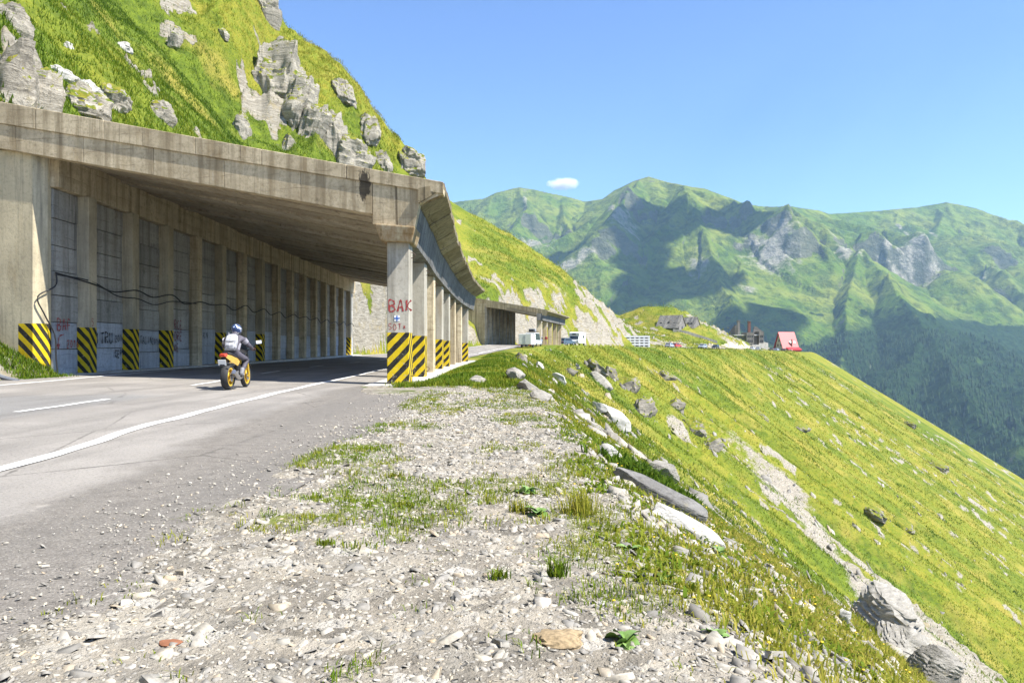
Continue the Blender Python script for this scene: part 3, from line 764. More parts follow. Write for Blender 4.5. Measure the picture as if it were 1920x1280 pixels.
# edge beam along the column heads
ys = np.linspace(YO0 + .62, YO1, 60)
b = MB()
b.sweep([[(XC(y) - .78, y, 4.41), (XC(y) + .13, y, 4.41), (XC(y) + .32, y, 5.52), (XC(y) - .82, y, 5.34)] for y in ys])
b.build('edge_beam', M['beam'], gal)
# flared cantilever, cast in short lengths
nseg = 30; rr = random.Random(5)
for i in range(nseg):
    y0 = YO0 + (YO1 - YO0) * i / nseg; y1 = YO0 + (YO1 - YO0) * (i + 1) / nseg - .03
    j = rr.uniform(-.03, .03); jx = rr.uniform(-.03, .04)
    q = lambda y: [(XC(y) + .335, y, 5.50 + j), (XC(y) + 1.08 + jx, y, 5.93 + j), (XC(y) + 1.10 + jx, y, 6.10 + j * .5), (XC(y) + .335, y, 5.95)]
    MB().sweep([q(y0), q(y1)]).build('cantilever_segment', M['flare'], gal)
# soffit planks
npl = 46
def soff(t0, t1, drop):
    yo0, yo1 = YO0 + .72 + (YO1 - YO0 - .72) * t0, YO0 + .72 + (YO1 - YO0 - .72) * t1
    yw0, yw1 = YW0 + (YW1 - YW0) * t0, YW0 + (YW1 - YW0) * t1
    zo, zw = 5.32 - drop, 7.98 - drop
    bt = [(XW, yw0, zw), (XC(yo0) - .84, yo0, zo), (XC(yo1) - .84, yo1, zo), (XW, yw1, zw)]
    tp = [(x, y, z + .34) for x, y, z in bt]
    return bt, tp
for i in range(npl):
    t0, t1 = i / npl, (i + 1) / npl - .0018
    bt, tp = soff(t0, t1, rr.choice([0, .03, .06, .09, .02]))
    MB().hexa(bt, tp).build('roof_plank', M['soffit'], gal)
# roof deck over planks and cantilever
ts = np.linspace(0, 1, 30)
rings = []
for t in ts:
    yo, yw = YO0 + .8 + (YO1 - YO0 - .8) * t, YW0 + .2 + (YW1 - YW0 - .2) * t
    rings.append([(XW - 1.2, yw + .3, 8.50), (XC(yo) - .84, yo, 5.68), (XC(yo) + .33, yo, 5.96), (XC(yo) + .33, yo, 6.08), (XC(yo) - .84, yo, 6.25), (XW - 1.2, yw + .3, 9.05)])
MB().sweep(rings).build('roof_deck', M['concrete'], gal)
# front fascia: two cast courses of unequal height
FX = [(-22.5, 28.08), (-2.08, 23.72)]
def fy(x): return FX[0][1] + (x - FX[0][0]) / (FX[1][0] - FX[0][0]) * (FX[1][1] - FX[0][1])
def ftop(x): return float(np.interp(x, [-22.5, -18.2, -2.08], [10.65, 9.72, 6.12]))
def fmid(x): return ftop(x) - float(np.interp(x, [-22.5, -18, -2.08], [.80, .76, .36]))
def flow(x): return float(np.interp(x, [-22.5, -16.4, -4.25], [8.95, 7.76, 5.24]))
xs_c = [-22.5, -19.6, -16.9, -14.3, -11.7, -9.2, -6.6, -4.27]
for a_, b_ in zip(xs_c[:-1], xs_c[1:]):
    b = MB(); e = b_ - .012
    b.hexa([(a_, fy(a_), flow(a_)), (e, fy(e), flow(e)), (e, fy(e) + .45, flow(e)), (a_, fy(a_) + .45, flow(a_))],
           [(a_, fy(a_), fmid(a_)), (e, fy(e), fmid(e)), (e, fy(e) + .45, fmid(e)), (a_, fy(a_) + .45, fmid(a_))])
    b.build('fascia_course', M['concrete'], gal, bevel=.012)
b = MB()   # end block over the column, ends in the profile of the flare
b.add([(-4.265, fy(-4.27), 4.93), (-2.95, fy(-2.95), 4.83), (-2.80, fy(-2.8), 5.50), (-2.07, fy(-2.07), 5.93), (-2.07, fy(-2.07), fmid(-2.1)), (-4.265, fy(-4.27), fmid(-4.27)),
       (-4.265, fy(-4.27) + .42, 4.93), (-2.95, fy(-2.95) + .42, 4.83), (-2.80, fy(-2.8) + .42, 5.50), (-2.07, fy(-2.07) + .30, 5.93), (-2.07, fy(-2.07) + .30, fmid(-2.1)), (-4.265, fy(-4.27) + .42, fmid(-4.27))],
      [(0, 1, 2, 3, 4, 5), (11, 10, 9, 8, 7, 6)] + [(i, (i + 1) % 6 + 0, (i + 1) % 6 + 6, i + 6) for i in range(6)])
b.build('fascia_end', M['concrete'], gal)
xs_t = [-22.5, -18.9, -16.1, -13.5, -10.2, -7.9, -5.1, -2.05]
for a_, b_ in zip(xs_t[:-1], xs_t[1:]):
    b = MB(); e = b_ - .012
    b.hexa([(a_, fy(a_) - .05, fmid(a_) + .004), (e, fy(e) - .05, fmid(e) + .004), (e, fy(e) + .5, fmid(e) + .004), (a_, fy(a_) + .5, fmid(a_) + .004)],
           [(a_, fy(a_) - .05, ftop(a_)), (e, fy(e) - .05, ftop(e)), (e, fy(e) + .5, ftop(e) + .02), (a_, fy(a_) + .5, ftop(a_) + .02)])
    b.build('fascia_coping', M['concrete'], gal, bevel=.02)
# end buttress with chamfered corner
but_mat = striped('hazard_buttress', 1.15, 1.93, (.60, .52, .35), .46, -.95)
b = MB(); b.prism([(-23, 28.42), (-16.38, 26.97), (-16.05, 27.28), (-16.05, 27.5), (-23, 30)], 0.0, 7.97)
o = b.build('buttress', but_mat, gal, bevel=.02, origin=(-16, 27, 0.06))
# back wall
pil_mat = striped('hazard_pilaster', 1.1, 1.72, (.50, .43, .30), .42)
PIL = [29.35 + 3.36 * i for i in range(15)]
for i, y in enumerate(PIL):
    z0 = WALLZ0(y) - .15
    b = MB(); b.box((XW + .19, y, (z0 + 6.72) / 2), (.46, .56, 6.72 - z0))
    b.build('pilaster', pil_mat if i in (0, 1, 2, 4, 6, 14) else M['concrete'], gal, bevel=.02, origin=(XW + .19, y, WALLZ0(y) - .02))
edges = [27.52] + PIL + [79.25]
for i in range(len(edges) - 1):
    ya = edges[i] + (.285 if i else 0); yb = edges[i + 1] - (.285 if i + 1 < len(edges) - 1 else 0)
    z = WALLZ0(ya) + .02; off = rr.uniform(-.25, .1)
    n = 0
    while z < 6.6:
        h = .92 + rr.uniform(-.08, .08) + (off if n == 0 else 0)
        if z + h > 6.35: h = 6.715 - z
        b = MB(); dxp = rr.uniform(-.025, .025)
        b.box((XW - .1 + dxp, (ya + yb) / 2, z + h / 2), (.2, yb - ya - .01, h - .028))
        b.build('wall_panel', M['painted'] if z < 1.75 else M['panel'], gal, fix=False)
        z += h; n += 1
b = MB(); b.box((XW - .36, 53.5, 3.5), (.2, 51.8, 7.4)); b.build('wall_backing', M['panel'], gal)
xs_b = np.linspace(27.4, 79.25, 16)
for a_, c_ in zip(xs_b[:-1], xs_b[1:]):
    b = MB(); b.box((XW + .02, (a_ + c_) / 2, 7.34), (.5, c_ - a_ - .015, 1.22)); b.build('wall_head_beam', M['concrete'], gal, bevel=.02)
b = MB(); b.sweep([[(XW + .78, y, WALLZ0(y) - .2), (XW + .78, y, WALLZ0(y) + .02), (XW, y, WALLZ0(y) + .03), (XW, y, WALLZ0(y) - .2)] for y in np.linspace(27.8, 80, 20)])
b.build('wall_kerb', M['pale'], gal)
# concrete apron under the columns
b = MB(); b.sweep([[(XC(y) - 1.25, y, -.2), (XC(y) - 1.25, y, base_z(y) + .035), (XC(y) + .35, y, base_z(y) + .045), (XC(y) + .35, y, -.2)] for y in np.linspace(23.2, 66.5, 30)])
b.build('column_apron', M['pale'], gal)

# second gallery, farther along the road
gal2 = empty('avalanche_gallery', (2, 152, 1.9), 'short far concrete avalanche gallery beyond the parked white box trailer', 'gallery')
c2 = [(5.2 + 1.28 * i, 140 + 6.4 * i) for i in range(5)]
zb = 1.9
for i, (x, y) in enumerate(c2):
    MB().box((x - .4, y + .5, zb + 2.1), (.8, 1.0, 4.6)).build('column', M['concrete'], gal2, bevel=.03)
d2 = Vector((1.28, 6.4, 0)).normalized()
def q2(o, z0, z1, x0, x1):
    return [(o[0] + x0, o[1], z0), (o[0] + x1, o[1], z0), (o[0] + x1, o[1], z1), (o[0] + x0, o[1], z1)]
ends = [(c2[0][0] - .4, 139.2), (c2[-1][0] + .5, c2[-1][1] + 3)]
MB().sweep([q2(e, 6.25, 7.4, -.45, .55) for e in ends]).build('edge_beam', M['beam'], gal2)
MB().sweep([[(e[0] + .56, e[1], 7.42), (e[0] + 1.5, e[1], 7.85), (e[0] + 1.5, e[1], 8.05), (e[0] + .3, e[1], 8.0), (e[0] + .3, e[1], 7.42)] for e in ends]).build('cantilever', M['flare'], gal2)
w2 = [(-4.9, 145.5), (.3, 171)]
MB().hexa([(w2[0][0], w2[0][1], 9.1), (ends[0][0] - .46, ends[0][1], 7.0), (ends[1][0] - .46, ends[1][1], 7.0), (w2[1][0], w2[1][1], 9.1)],
          [(w2[0][0], w2[0][1], 9.6), (ends[0][0] - .46, ends[0][1], 7.6), (ends[1][0] - .46, ends[1][1], 7.6), (w2[1][0], w2[1][1], 9.6)]).build('roof_slab', M['soffit'], gal2)
MB().hexa([(-8.6, 147.2, 9.6), (6.2, 138.7, 7.0), (6.2, 139.15, 7.0), (-8.6, 147.7, 9.6)],
          [(-8.6, 147.2, 11.0), (6.2, 138.7, 8.05), (6.2, 139.15, 8.05), (-8.6, 147.7, 11.0)]).build('fascia', M['concrete'], gal2)
MB().prism([(-10.5, 147.6), (-5.0, 145.0), (-4.6, 145.4), (-4.4, 147), (-10.5, 149)], 1.0, 9.6).build('buttress', M['concrete'], gal2)
nb = 8
for i in range(nb):
    a = Vector((w2[0][0], w2[0][1], 0)).lerp(Vector((w2[1][0], w2[1][1], 0)), i / nb); e = Vector((w2[0][0], w2[0][1], 0)).lerp(Vector((w2[1][0], w2[1][1], 0)), (i + .8) / nb)
    MB().hexa([(a.x - .5, a.y, 1.6), (a.x, a.y, 1.6), (e.x, e.y, 1.6), (e.x - .5, e.y, 1.6)], [(a.x - .5, a.y, 9.1), (a.x, a.y, 9.1), (e.x, e.y, 9.1), (e.x - .5, e.y, 9.1)]).build('wall_bay', M['panel'], gal2)
    f = Vector((w2[0][0], w2[0][1], 0)).lerp(Vector((w2[1][0], w2[1][1], 0)), (i + .9) / nb)
    MB().box((f.x + .1, f.y, 5.3), (.8, .55, 7.6)).build('pilaster', M['concrete'], gal2)

# ------------------------------------------------------------------ rocks
def ico(sub):
    bm = bmesh.new(); bmesh.ops.create_icosphere(bm, subdivisions=sub, radius=1.0)
    v = np.array([p.co[:] for p in bm.verts]); f = np.array([[q.index for q in p.verts] for p in bm.faces]); bm.free()
    return v, f
ICO3, ICO4, ICO_S = ico(4), ico(5), ico(1)
def rock_shape(size, seed, cuts=14, rough=.10, sub=3, layers=0.0, box=1.0):
    v0, f = ICO3 if sub == 3 else ICO4
    v = np.sign(v0) * np.abs(v0) ** box; r = np.random.default_rng(seed)
    for _ in range(cuts):
        n = r.normal(size=3); n /= np.linalg.norm(n); d = r.uniform(.45, .85) if box == 1.0 else r.uniform(.75, 1.15)
        e = v @ n - d; m = e > 0
        v[m] -= np.outer(e[m], n) * .96
    x_, y_, z_ = v0.T
    n3 = (fbm(x_ * 2.2 + seed, y_ * 2.2, seed, 3) + fbm(y_ * 2.2, z_ * 2.2 + seed, seed + 1, 3) + fbm(z_ * 2.2, x_ * 2.2 - seed, seed + 2, 3)) * .7
    n4 = (ridged(x_ * 3 + seed, y_ * 3, seed + 5, 3, .6) + ridged(y_ * 3, z_ * 4 - seed, seed + 6, 3, .6) + ridged(z_ * 4, x_ * 3 + seed, seed + 7, 3, .6)) / 3 - .4
    v = v * (1 + rough * n3 + rough * 1.4 * n4)[:, None]
    if layers:
        q = v[:, 2] * 9 + .6 * fbm(v0[:, 0] * 2, v0[:, 1] * 2, seed + 9, 2)
        v[:, :2] *= (1 + layers * (np.abs((q % 1) - .5) * 2 - .5))[:, None]
    return v * np.array(size) * .5, f
def rock(name, loc, size, label, mat, seed, rot=(0, 0, 0), cat='rock', sink=.3, group=None, sub=3, cuts=14, rough=.10, layers=0.0, up=0.0, box=1.0):
    v, f = rock_shape(size, seed, cuts, rough, sub, layers, box)
    o = mesh_np(name, v, f, mat, True)
    o.data.set_sharp_from_angle(angle=R(32))
    o.location = (loc[0], loc[1], loc[2] + size[2] * (.5 - sink) + up); o.rotation_euler = tuple(R(a) for a in rot)
    return tag(o, label, cat, group)
def rock_px(name, x, y, w, hgt, dep, label, mat, seed, rot=(0, 0, 0), sink=.35, sub=3, **kw):
    """w, hgt: size in photo pixels at that place; dep: depth as a share of width"""
    p = at(x, y); s = p.y / FPX
    return rock(name, p, (w * s, w * s * dep, hgt * s / (1 - sink)), label, mat, seed, rot, sink=sink, sub=sub, **kw)
# foreground slabs and stones on the slope edge
rock_px('slate_slab', 1236, 940, 190, 30, .34, 'long dark-edged slate slab tilted on the slope below leafy weeds', M['rock_dark2'], 1, (10, 26, -10), sink=.12, sub=4, rough=.04, cuts=12, box=.45)
rock_px('slate_slab', 1292, 1000, 150, 26, .40, 'smooth pale slate slab lying just below the dark-edged slab', M['rock_white'], 2, (4, 30, -14), sink=.25, sub=4, rough=.03, cuts=12, box=.45)
rock_px('white_boulder', 1145, 862, 52, 34, .7, 'white boulder above the leafy weeds on the slope edge', M['rock_white'], 3, (0, 15, 20))
rock_px('layered_rock', 1238, 893, 74, 40, .8, 'dark layered rock poking out behind the long slate slab', M['rock'], 4, (0, 20, -20), layers=.08)
rock_px('layered_outcrop', 1640, 1180, 125, 75, 1.0, 'large layered outcrop at the lower right edge of the near slope', M['rock'], 5, (10, 25, -30), sub=4, sink=.55, rough=.10, layers=.20, cuts=20, box=.6)
rock_px('layered_outcrop', 1694, 1240, 115, 60, 1.0, 'layered outcrop with mossy top below the largest outcrop', M['rock'], 6, (10, 30, -20), sub=4, layers=.09, box=.6)
rock_px('layered_outcrop', 1745, 1290, 80, 80, .9, 'lowest layered outcrop cut by the bottom of the picture', M['rock'], 7, (5, 20, 10), sub=4, layers=.09, box=.6)
rock_px('white_boulder', 1582, 1172, 24, 42, .8, 'small upright white boulder left of the largest layered outcrop', M['rock_white'], 8, (0, 10, 0))
rock_px('pale_slab', 1152, 793, 70, 26, .6, 'pale flat slab on the slope above the white boulder', M['rock_white'], 9, (0, 30, -30))
rock_px('pale_slab', 1125, 772, 40, 18, .6, 'small pale slab just uphill of the flat slab', M['rock_white'], 10, (0, 26, -20))
rock_px('boulder', 893, 719, 46, 20, .7, 'jagged grey boulder in the grass below the columns', M['rock'], 11, (0, 12, 15), layers=.06)
rock_px('kerb_boulder', 968, 712, 46, 24, 1.5, 'rounded kerb boulder farthest along the shoulder edge', M['rock'], 12, (0, 5, 10))
rock_px('kerb_boulder', 990, 730, 48, 22, 1.3, 'rounded kerb boulder in the middle of the shoulder edge row', M['rock'], 13, (0, 8, -10))
rock_px('kerb_boulder', 1016, 750, 46, 20, 1.2, 'nearest rounded kerb boulder of the shoulder edge row', M['rock'], 14, (0, 14, -18), layers=.05)
rock_px('boulder', 977, 676, 34, 16, .9, 'angular grey boulder in the grass nearest the white trailer', M['rock_dark'], 15, (0, 10, 5))
rock_px('pale_slab', 1012, 690, 26, 13, .8, 'small pale slab beside the angular boulder', M['rock_white'], 16, (0, 20, 0))
rock_px('pale_slab', 1050, 716, 44, 14, .7, 'pale slab high on the grassy edge right of the kerb boulders', M['rock_white'], 17, (0, 28, -10))
rock_px('slate_slab', 1130, 722, 60, 20, .5, 'leaning grey slate slab below the dark crags', M['rock'], 18, (0, 38, -8))
rock_px('slate_slab', 1070, 702, 34, 16, .7, 'dark slate slab above the pale slab on the grassy edge', M['rock_dark'], 19, (0, 25, 0))
for i, (x, y, w, h, lab) in enumerate([(1112, 690, 46, 30, 'dark crag nearest the signpost at the top of the slope'), (1140, 700, 34, 34, 'dark crag at the head of the first gully'),
                                       (1172, 722, 40, 40, 'dark crag midway down the first rocky rib'), (1205, 765, 36, 44, 'low dark crag at the foot of the first rocky rib'),
                                       (1262, 762, 34, 34, 'dark crag at the top of the second rocky rib'), (1296, 800, 44, 46, 'biggest dark crag on the second rocky rib'),
                                       (1330, 832, 30, 34, 'dark crag at the foot of the second rocky rib'), (1250, 705, 26, 20, 'small dark crag high between the two rocky ribs'),
                                       (1758, 876, 40, 20, 'dark crag alone on the far grass slope'), (1700, 795, 22, 12, 'dark crag near the skyline of the far slope'),
                                       (1640, 960, 40, 16, 'dark crag above the long scree'), (1500, 800, 34, 12, 'dark crag below the cars on the far slope'), (1420, 775, 36, 16, 'dark crag at the head of the long scree'),
                                       (1690, 985, 40, 14, 'long low dark crag right of the scree')]):
    rock_px('crag', x, y, w * 1.1, h * .42, 1.5, lab, M['rock_dark'], 30 + i, (rnd.uniform(-10, 10), rnd.uniform(15, 35), rnd.uniform(-40, 10)), sink=.70, rough=.24, cuts=18, layers=.06, box=.75)
# crags on the hillside over the gallery
for i, (x, y, w, h, lab, mt) in enumerate([
        (520, 150, 96, 120, 'tallest crag of the grassy spur, left of the skyline', 'crag'), (556, 190, 56, 90, 'crag leaning against the tallest crag', 'crag'),
        (500, 18, 40, 60, 'topmost crag where the spur leaves the picture', 'crag'), (585, 232, 50, 74, 'dark crag in the middle of the spur', 'crag'),
        (622, 262, 56, 92, 'split crag standing just above the parapet', 'crag'), (655, 296, 70, 60, 'broad crag behind the parapet', 'crag'),
        (690, 246, 50, 50, 'pale square crag near the skyline', 'crag'), (640, 175, 46, 40, 'small crag on the upper skyline', 'crag'),
        (768, 304, 50, 44, 'last crag above the parapet end', 'crag'), (716, 300, 36, 36, 'small crag between the two parapet crags', 'crag'),
        (300, 210, 44, 34, 'grey crag in the grass over the parapet middle', 'crag'), (455, 240, 34, 46, 'slim crag just over the parapet', 'crag'), (540, 272, 30, 40, 'slim crag touching the parapet', 'crag'),
        (20, 170, 110, 190, 'huge pale rock wall at the left picture edge', 'crag'), (80, 180, 70, 90, 'pale rock buttress right of the rock wall', 'crag'),
        (150, 190, 90, 60, 'broken pale rock over the parapet left end', 'crag'), (212, 190, 60, 50, 'pale rock beside the bush over the parapet', 'crag'),
        (20, 40, 60, 70, 'pale rock at the upper left corner', 'crag'),
        (117, 140, 44, 24, 'white boulder resting above the rock wall', 'rock_white'), (162, 165, 48, 28, 'white boulder wedged on the broken rock', 'rock_white'),
        (330, 75, 26, 40, 'small crag high in the grass left of the spur', 'crag'), (418, 62, 18, 20, 'lone small boulder high in the grass', 'crag'), (230, 88, 26, 16, 'pale stone in the grass above the boulders', 'rock_white'),
        (128, 88, 18, 14, 'little pale stone highest in the left grass', 'rock_white')]):
    rock_px('hillside_crag' if mt == 'crag' else 'boulder', x, y, w * .98, h * .50, 1.3, lab, M[mt], 60 + i, (rnd.uniform(-8, 8), rnd.uniform(0, 18), rnd.uniform(-30, 30)), sink=.66, sub=4 if w > 45 else 3, rough=.24, cuts=20, box=.75)

# loose slate chips on the shoulder: flat angular shards
def shards(X, Y, size, thick, seed, lift=.3, surf=None):
    r = np.random.default_rng(seed); n = len(X); K = 6
    z = terrain(X, Y) if surf is None else surf(X, Y) + .012
    a = np.sort(r.uniform(0, 2 * np.pi, (n, K)) * .25 + np.arange(K) * 2 * np.pi / K, 1)
    rad = size[:, None] * r.uniform(.45, 1.0, (n, K))
    el = r.uniform(.35, .9, n); ro = r.uniform(0, 2 * np.pi, n)
    lx, ly = rad * np.cos(a), rad * np.sin(a) * el[:, None]
    x = lx * np.cos(ro)[:, None] - ly * np.sin(ro)[:, None]; y = lx * np.sin(ro)[:, None] + ly * np.cos(ro)[:, None]
    tx, ty = r.normal(0, .30, n), r.normal(0, .30, n)
    e = .25
    gxs = (terrain(X + e, Y) - terrain(X - e, Y)) / (2 * e) if surf is None else 0 * X; gys = (terrain(X, Y + e) - terrain(X, Y - e)) / (2 * e) if surf is None else 0 * X
    tilt = (gxs + tx)[:, None] * x + (gys + ty)[:, None] * y
    th_ = (thick * size)[:, None]
    top = np.stack([X[:, None] + x * .86, Y[:, None] + y * .86, z[:, None] + tilt * .9 + th_ * (1 - lift) + 0 * x], -1)
    bot = np.stack([X[:, None] + x, Y[:, None] + y, z[:, None] + tilt - th_ * lift + 0 * x], -1)
    V = np.concatenate([bot, top], 1)           # n, 12, 3
    fs = [(j, (j + 1) % K, K + (j + 1) % K) for j in range(K)] + [(j, K + (j + 1) % K, K + j) for j in range(K)] + [(K, K + j, K + j + 1) for j in range(1, K - 1)]
    F = (np.arange(n) * 12)[:, None, None] + np.array(fs)[None]
    return V.reshape(-1, 3), F.reshape(-1, 3), np.repeat(r.uniform(0, 1, n), 12)
k = N('slate_chip'); t = k.attr('tint').outputs['Fac']; p_ = k.pos()
c = k.ramp(t, [(0, (.16, .15, .132)), (.25, (.27, .252, .222)), (.6, (.38, .352, .30)), (.85, (.44, .395, .315)), (.93, (.40, .315, .21)), (1, (.50, .48, .44))])
c = k.mix(k.ramp(k.noise(p_, 40, 3), [(.35, .5), (.6, 0.0)]), c, (.14, .13, .115))
k.set(Base_Color=c, Roughness=.8); k.b.inputs['Specular IOR Level'].default_value = .3
M['chip'] = k.m
r = np.random.default_rng(21)
def field(n, y0, y1, x0, x1, p=1.0):
    Y = y0 * (y1 / y0) ** (r.uniform(0, 1, n) ** p); X = r.uniform(x0, x1, n); return X, Y
X, Y = field(44000, 2.2, 24, -2.4, 1.9)
X = X - .12 * np.clip(Y - 17, 0, 10)
keepm = (X > -2.0 + .3 * r.normal(size=len(X)) * .6) & (r.uniform(0, 1, len(X)) < np.where(X > 1.15, .45, 1)) & (r.uniform(0, 1, len(X)) < sstep(25, 19, Y) + .2)
X, Y = X[keepm], Y[keepm]
sz = (.008 + .022 * r.uniform(0, 1, len(X)) ** 2.8) * (1 + .08 * np.clip(Y - 3, 0, 14))
V, F, T = shards(X, Y, sz, r.uniform(.12, .38, len(X)), 22)
tag(mesh_np('slate_chips', V, F, M['chip'], False, {'tint': ('FLOAT', T)}), kind='stuff')
X, Y = field(1500, 2.2, 20, -1.9, 1.6)
sz = (.022 + .05 * r.uniform(0, 1, len(X)) ** 2) * (1 + .03 * Y)
V, F, T = shards(X, Y, sz, r.uniform(.14, .34, len(X)), 23)
tag(mesh_np('slate_flakes', V, F, M['chip'], False, {'tint': ('FLOAT', T)}), kind='stuff')
n = 5200; Y = 2.6 * (20 / 2.6) ** r.uniform(0, 1, n); X = -1.75 - np.abs(r.normal(0, .55, n)) - .25 * np.clip(Y - 17, 0, 5)
kp = r.uniform(0, 1, n) < .25 + .75 * noise(X * 2, Y * 2, 415); X, Y = X[kp], Y[kp]
V, F, T = shards(X, Y, (.004 + .014 * r.uniform(0, 1, len(X)) ** 3) * (1 + .09 * Y), r.uniform(.15, .5, len(X)), 26, surf=road_z)
tag(mesh_np('verge_grit', V, F, M['chip'], False, {'tint': ('FLOAT', T)}), kind='stuff')
# scattered chips on the near slope and grit on the old asphalt
Y = 2.4 * (45 / 2.4) ** r.uniform(0, 1, 12000); X = r.uniform(.7, 4.8, 12000) * (1 + Y * .02)
sz = (.02 + .06 * r.uniform(0, 1, len(X)) ** 3) * (1 + .05 * Y)
mk = terrain(X, Y, True)[2]; kp = r.uniform(0, 1, len(X)) < mk * .9 + .22
V, F, T = shards(X[kp], Y[kp], sz[kp], r.uniform(.2, .6, kp.sum()), 24)
tag(mesh_np('slope_chips', V, F, M['chip'], False, {'tint': ('FLOAT', T)}), kind='stuff')
n = 9000; th_ = np.radians(r.uniform(1, 33, n)); rd_ = np.exp(r.uniform(np.log(14), np.log(170), n)); X = rd_ * np.sin(th_); Y = rd_ * np.cos(th_)
dd, ss = signed_dist(X, Y, CREST)
kp = (dd > .6) & (ss < 300) & (r.uniform(0, 1, n) < sstep(.46, .66, noise(ss / 7, dd / 22, 431)) * .5 * sstep(330, 150, ss) + .03)
X, Y = X[kp], Y[kp]
V, F, T = shards(X, Y, (.05 + .5 * r.uniform(0, 1, len(X)) ** 4) * (.5 + Y / 70), r.uniform(.25, .7, len(X)), 27)
tag(mesh_np('slope_stones', V, F, M['chip'], False, {'tint': ('FLOAT', T)}), kind='stuff')
# stones of the far scree
n = 22000; S = r.uniform(110, 430, n); 
th_ = np.radians(r.uniform(3, 35, n)); rd_ = np.exp(r.uniform(np.log(35), np.log(330), n)); X = rd_ * np.sin(th_); Y = rd_ * np.cos(th_)
zz, mrk, mgv, _ = terrain(X, Y, True); kp = (r.uniform(0, 1, n) < mgv * 1.0 + .015) & (X > np.interp(Y, CREST[:, 1][:60], CREST[:, 0][:60]) + 4)
X, Y = X[kp], Y[kp]
sz = (.08 + .35 * r.uniform(0, 1, len(X)) ** 5) * (1 + Y / 200)
V, F, T = shards(X, Y, sz, r.uniform(.3, .8, len(X)), 25)
tag(mesh_np('scree_stones', V, F, M['chip'], False, {'tint': ('FLOAT', T)}), kind='stuff')

# ------------------------------------------------------------------ grass and herbs
M['grass'] = foliage_material('grass_blades', [(.055, .105, .008), (.115, .190, .012), (.205, .235, .020), (.330, .300, .045), (.430, .350, .10)], .4)
def tufts(X, Y, h, nb, spread, width, tint, seed, tris=3, lean=.5, z=None):
    r = np.random.default_rng(seed); n = len(X)
    z = terrain(X, Y) if z is None else z
    a = r.uniform(0, 2 * np.pi, (n, nb)); ln = r.uniform(.15, 1, (n, nb)) * lean
    bx = X[:, None] + r.normal(0, 1, (n, nb)) * spread[:, None]; by = Y[:, None] + r.normal(0, 1, (n, nb)) * spread[:, None]
    e = .3; gx = ((terrain(X + e, Y) - terrain(X - e, Y)) / (2 * e))[:, None]; gy = ((terrain(X, Y + e) - terrain(X, Y - e)) / (2 * e))[:, None]
    bz = z[:, None] + np.clip(gx, -2, 2) * (bx - X[:, None]) + np.clip(gy, -2, 2) * (by - Y[:, None]) - .01
    hh = h[:, None] * r.uniform(.55, 1.1, (n, nb)); dx, dy = np.cos(a) * ln, np.sin(a) * ln
    wx, wy = -np.sin(a) * width[:, None], np.cos(a) * width[:, None]
    b0 = np.stack([bx - wx, by - wy, bz], -1); b1 = np.stack([bx + wx, by + wy, bz], -1)
    tip = np.stack([bx + dx * hh, by + dy * hh, bz + hh * (1 - .35 * ln)], -1)
    tt = np.repeat(np.clip(tint[:, None] + r.normal(0, .10, (n, nb)), 0, 1).ravel(), 5 if tris == 3 else 3)
    if tris == 3:
        m0 = np.stack([bx - wx * .8 + dx * hh * .35, by - wy * .8 + dy * hh * .35, bz + hh * .62], -1); m1 = m0 + np.stack([wx * 1.6, wy * 1.6, 0 * wx], -1)
        V = np.stack([b0, b1, m1, m0, tip], 2).reshape(-1, 3)
        F = (np.arange(n * nb) * 5)[:, None, None] + np.array([(0, 1, 2), (0, 2, 3), (3, 2, 4)])[None]
    else:
        V = np.stack([b0, b1, tip], 2).reshape(-1, 3); F = (np.arange(n * nb) * 3)[:, None, None] + np.array([(0, 1, 2)])[None]
    return V, F.reshape(-1, 3), tt
def grass(name, *a, **k):
    V, F, T = tufts(*a, **k)
    return tag(mesh_np(name, V, F, M['grass'], False, {'tint': ('FLOAT', T)}), kind='stuff')
# sparse tufts on the gravel shoulder
n = 7500; X, Y = field(n, 2.6, 24, -2.2, 1.7)
gl = noise(X * 1.5, Y * .8, 81) * .6 + noise(X * 4.5, Y * 2.6, 82) * .4 + .12 * sstep(-1.4, .8, X) + .06 * sstep(6, 14, Y) - .16 * sstep(5.2, 3.2, Y)
kp = r.uniform(0, 1, n) < sstep(.52, .66, gl) * .9 + .012
X, Y = X[kp], Y[kp]; n = len(X)
grass('shoulder_grass', X, Y, r.uniform(.02, .075, n) * (1 + Y * .02), 12, .03 + .025 * r.uniform(0, 1, n), np.full(n, .0022) * (1 + Y * .08), .25 + .4 * noise(X * 1.3, Y * 1.3, 401) + r.normal(0, .08, n), 31, lean=1.1)
# grass of the crest and near slope
n = 19000; Y = 2.3 * (48 / 2.3) ** r.uniform(0, 1, n); X = r.uniform(.75, 6.5, n) * (1 + Y * .02)
mk = terrain(X, Y, True)[2]
kp = r.uniform(0, 1, n) < (1 - mk * .88)
X, Y = X[kp], Y[kp]; n = len(X)
grass('slope_edge_grass', X, Y, r.uniform(.03, .11, n), 12, .05 + .06 * r.uniform(0, 1, n) * (1 + Y * .04), np.full(n, .0032) * (1 + Y * .12), .48 + .7 * (noise(X * .5, Y * .35, 403) - .5) + r.normal(0, .08, n), 32, lean=1.1)
n = 2600; Y = 2.6 * (26 / 2.6) ** r.uniform(0, 1, n); X = r.uniform(.5, 3.4, n) * (1 + Y * .02)
kp = r.uniform(0, 1, n) < sstep(.45, .6, noise(X * 1.4, Y * .9, 421)); X, Y = X[kp], Y[kp]; n = len(X)
grass('edge_herbs', X, Y, r.uniform(.03, .09, n), 10, .04 + .03 * r.uniform(0, 1, n), np.full(n, .010) * (1 + Y * .03), .28 + .25 * noise(X, Y, 423), 38, lean=1.5)
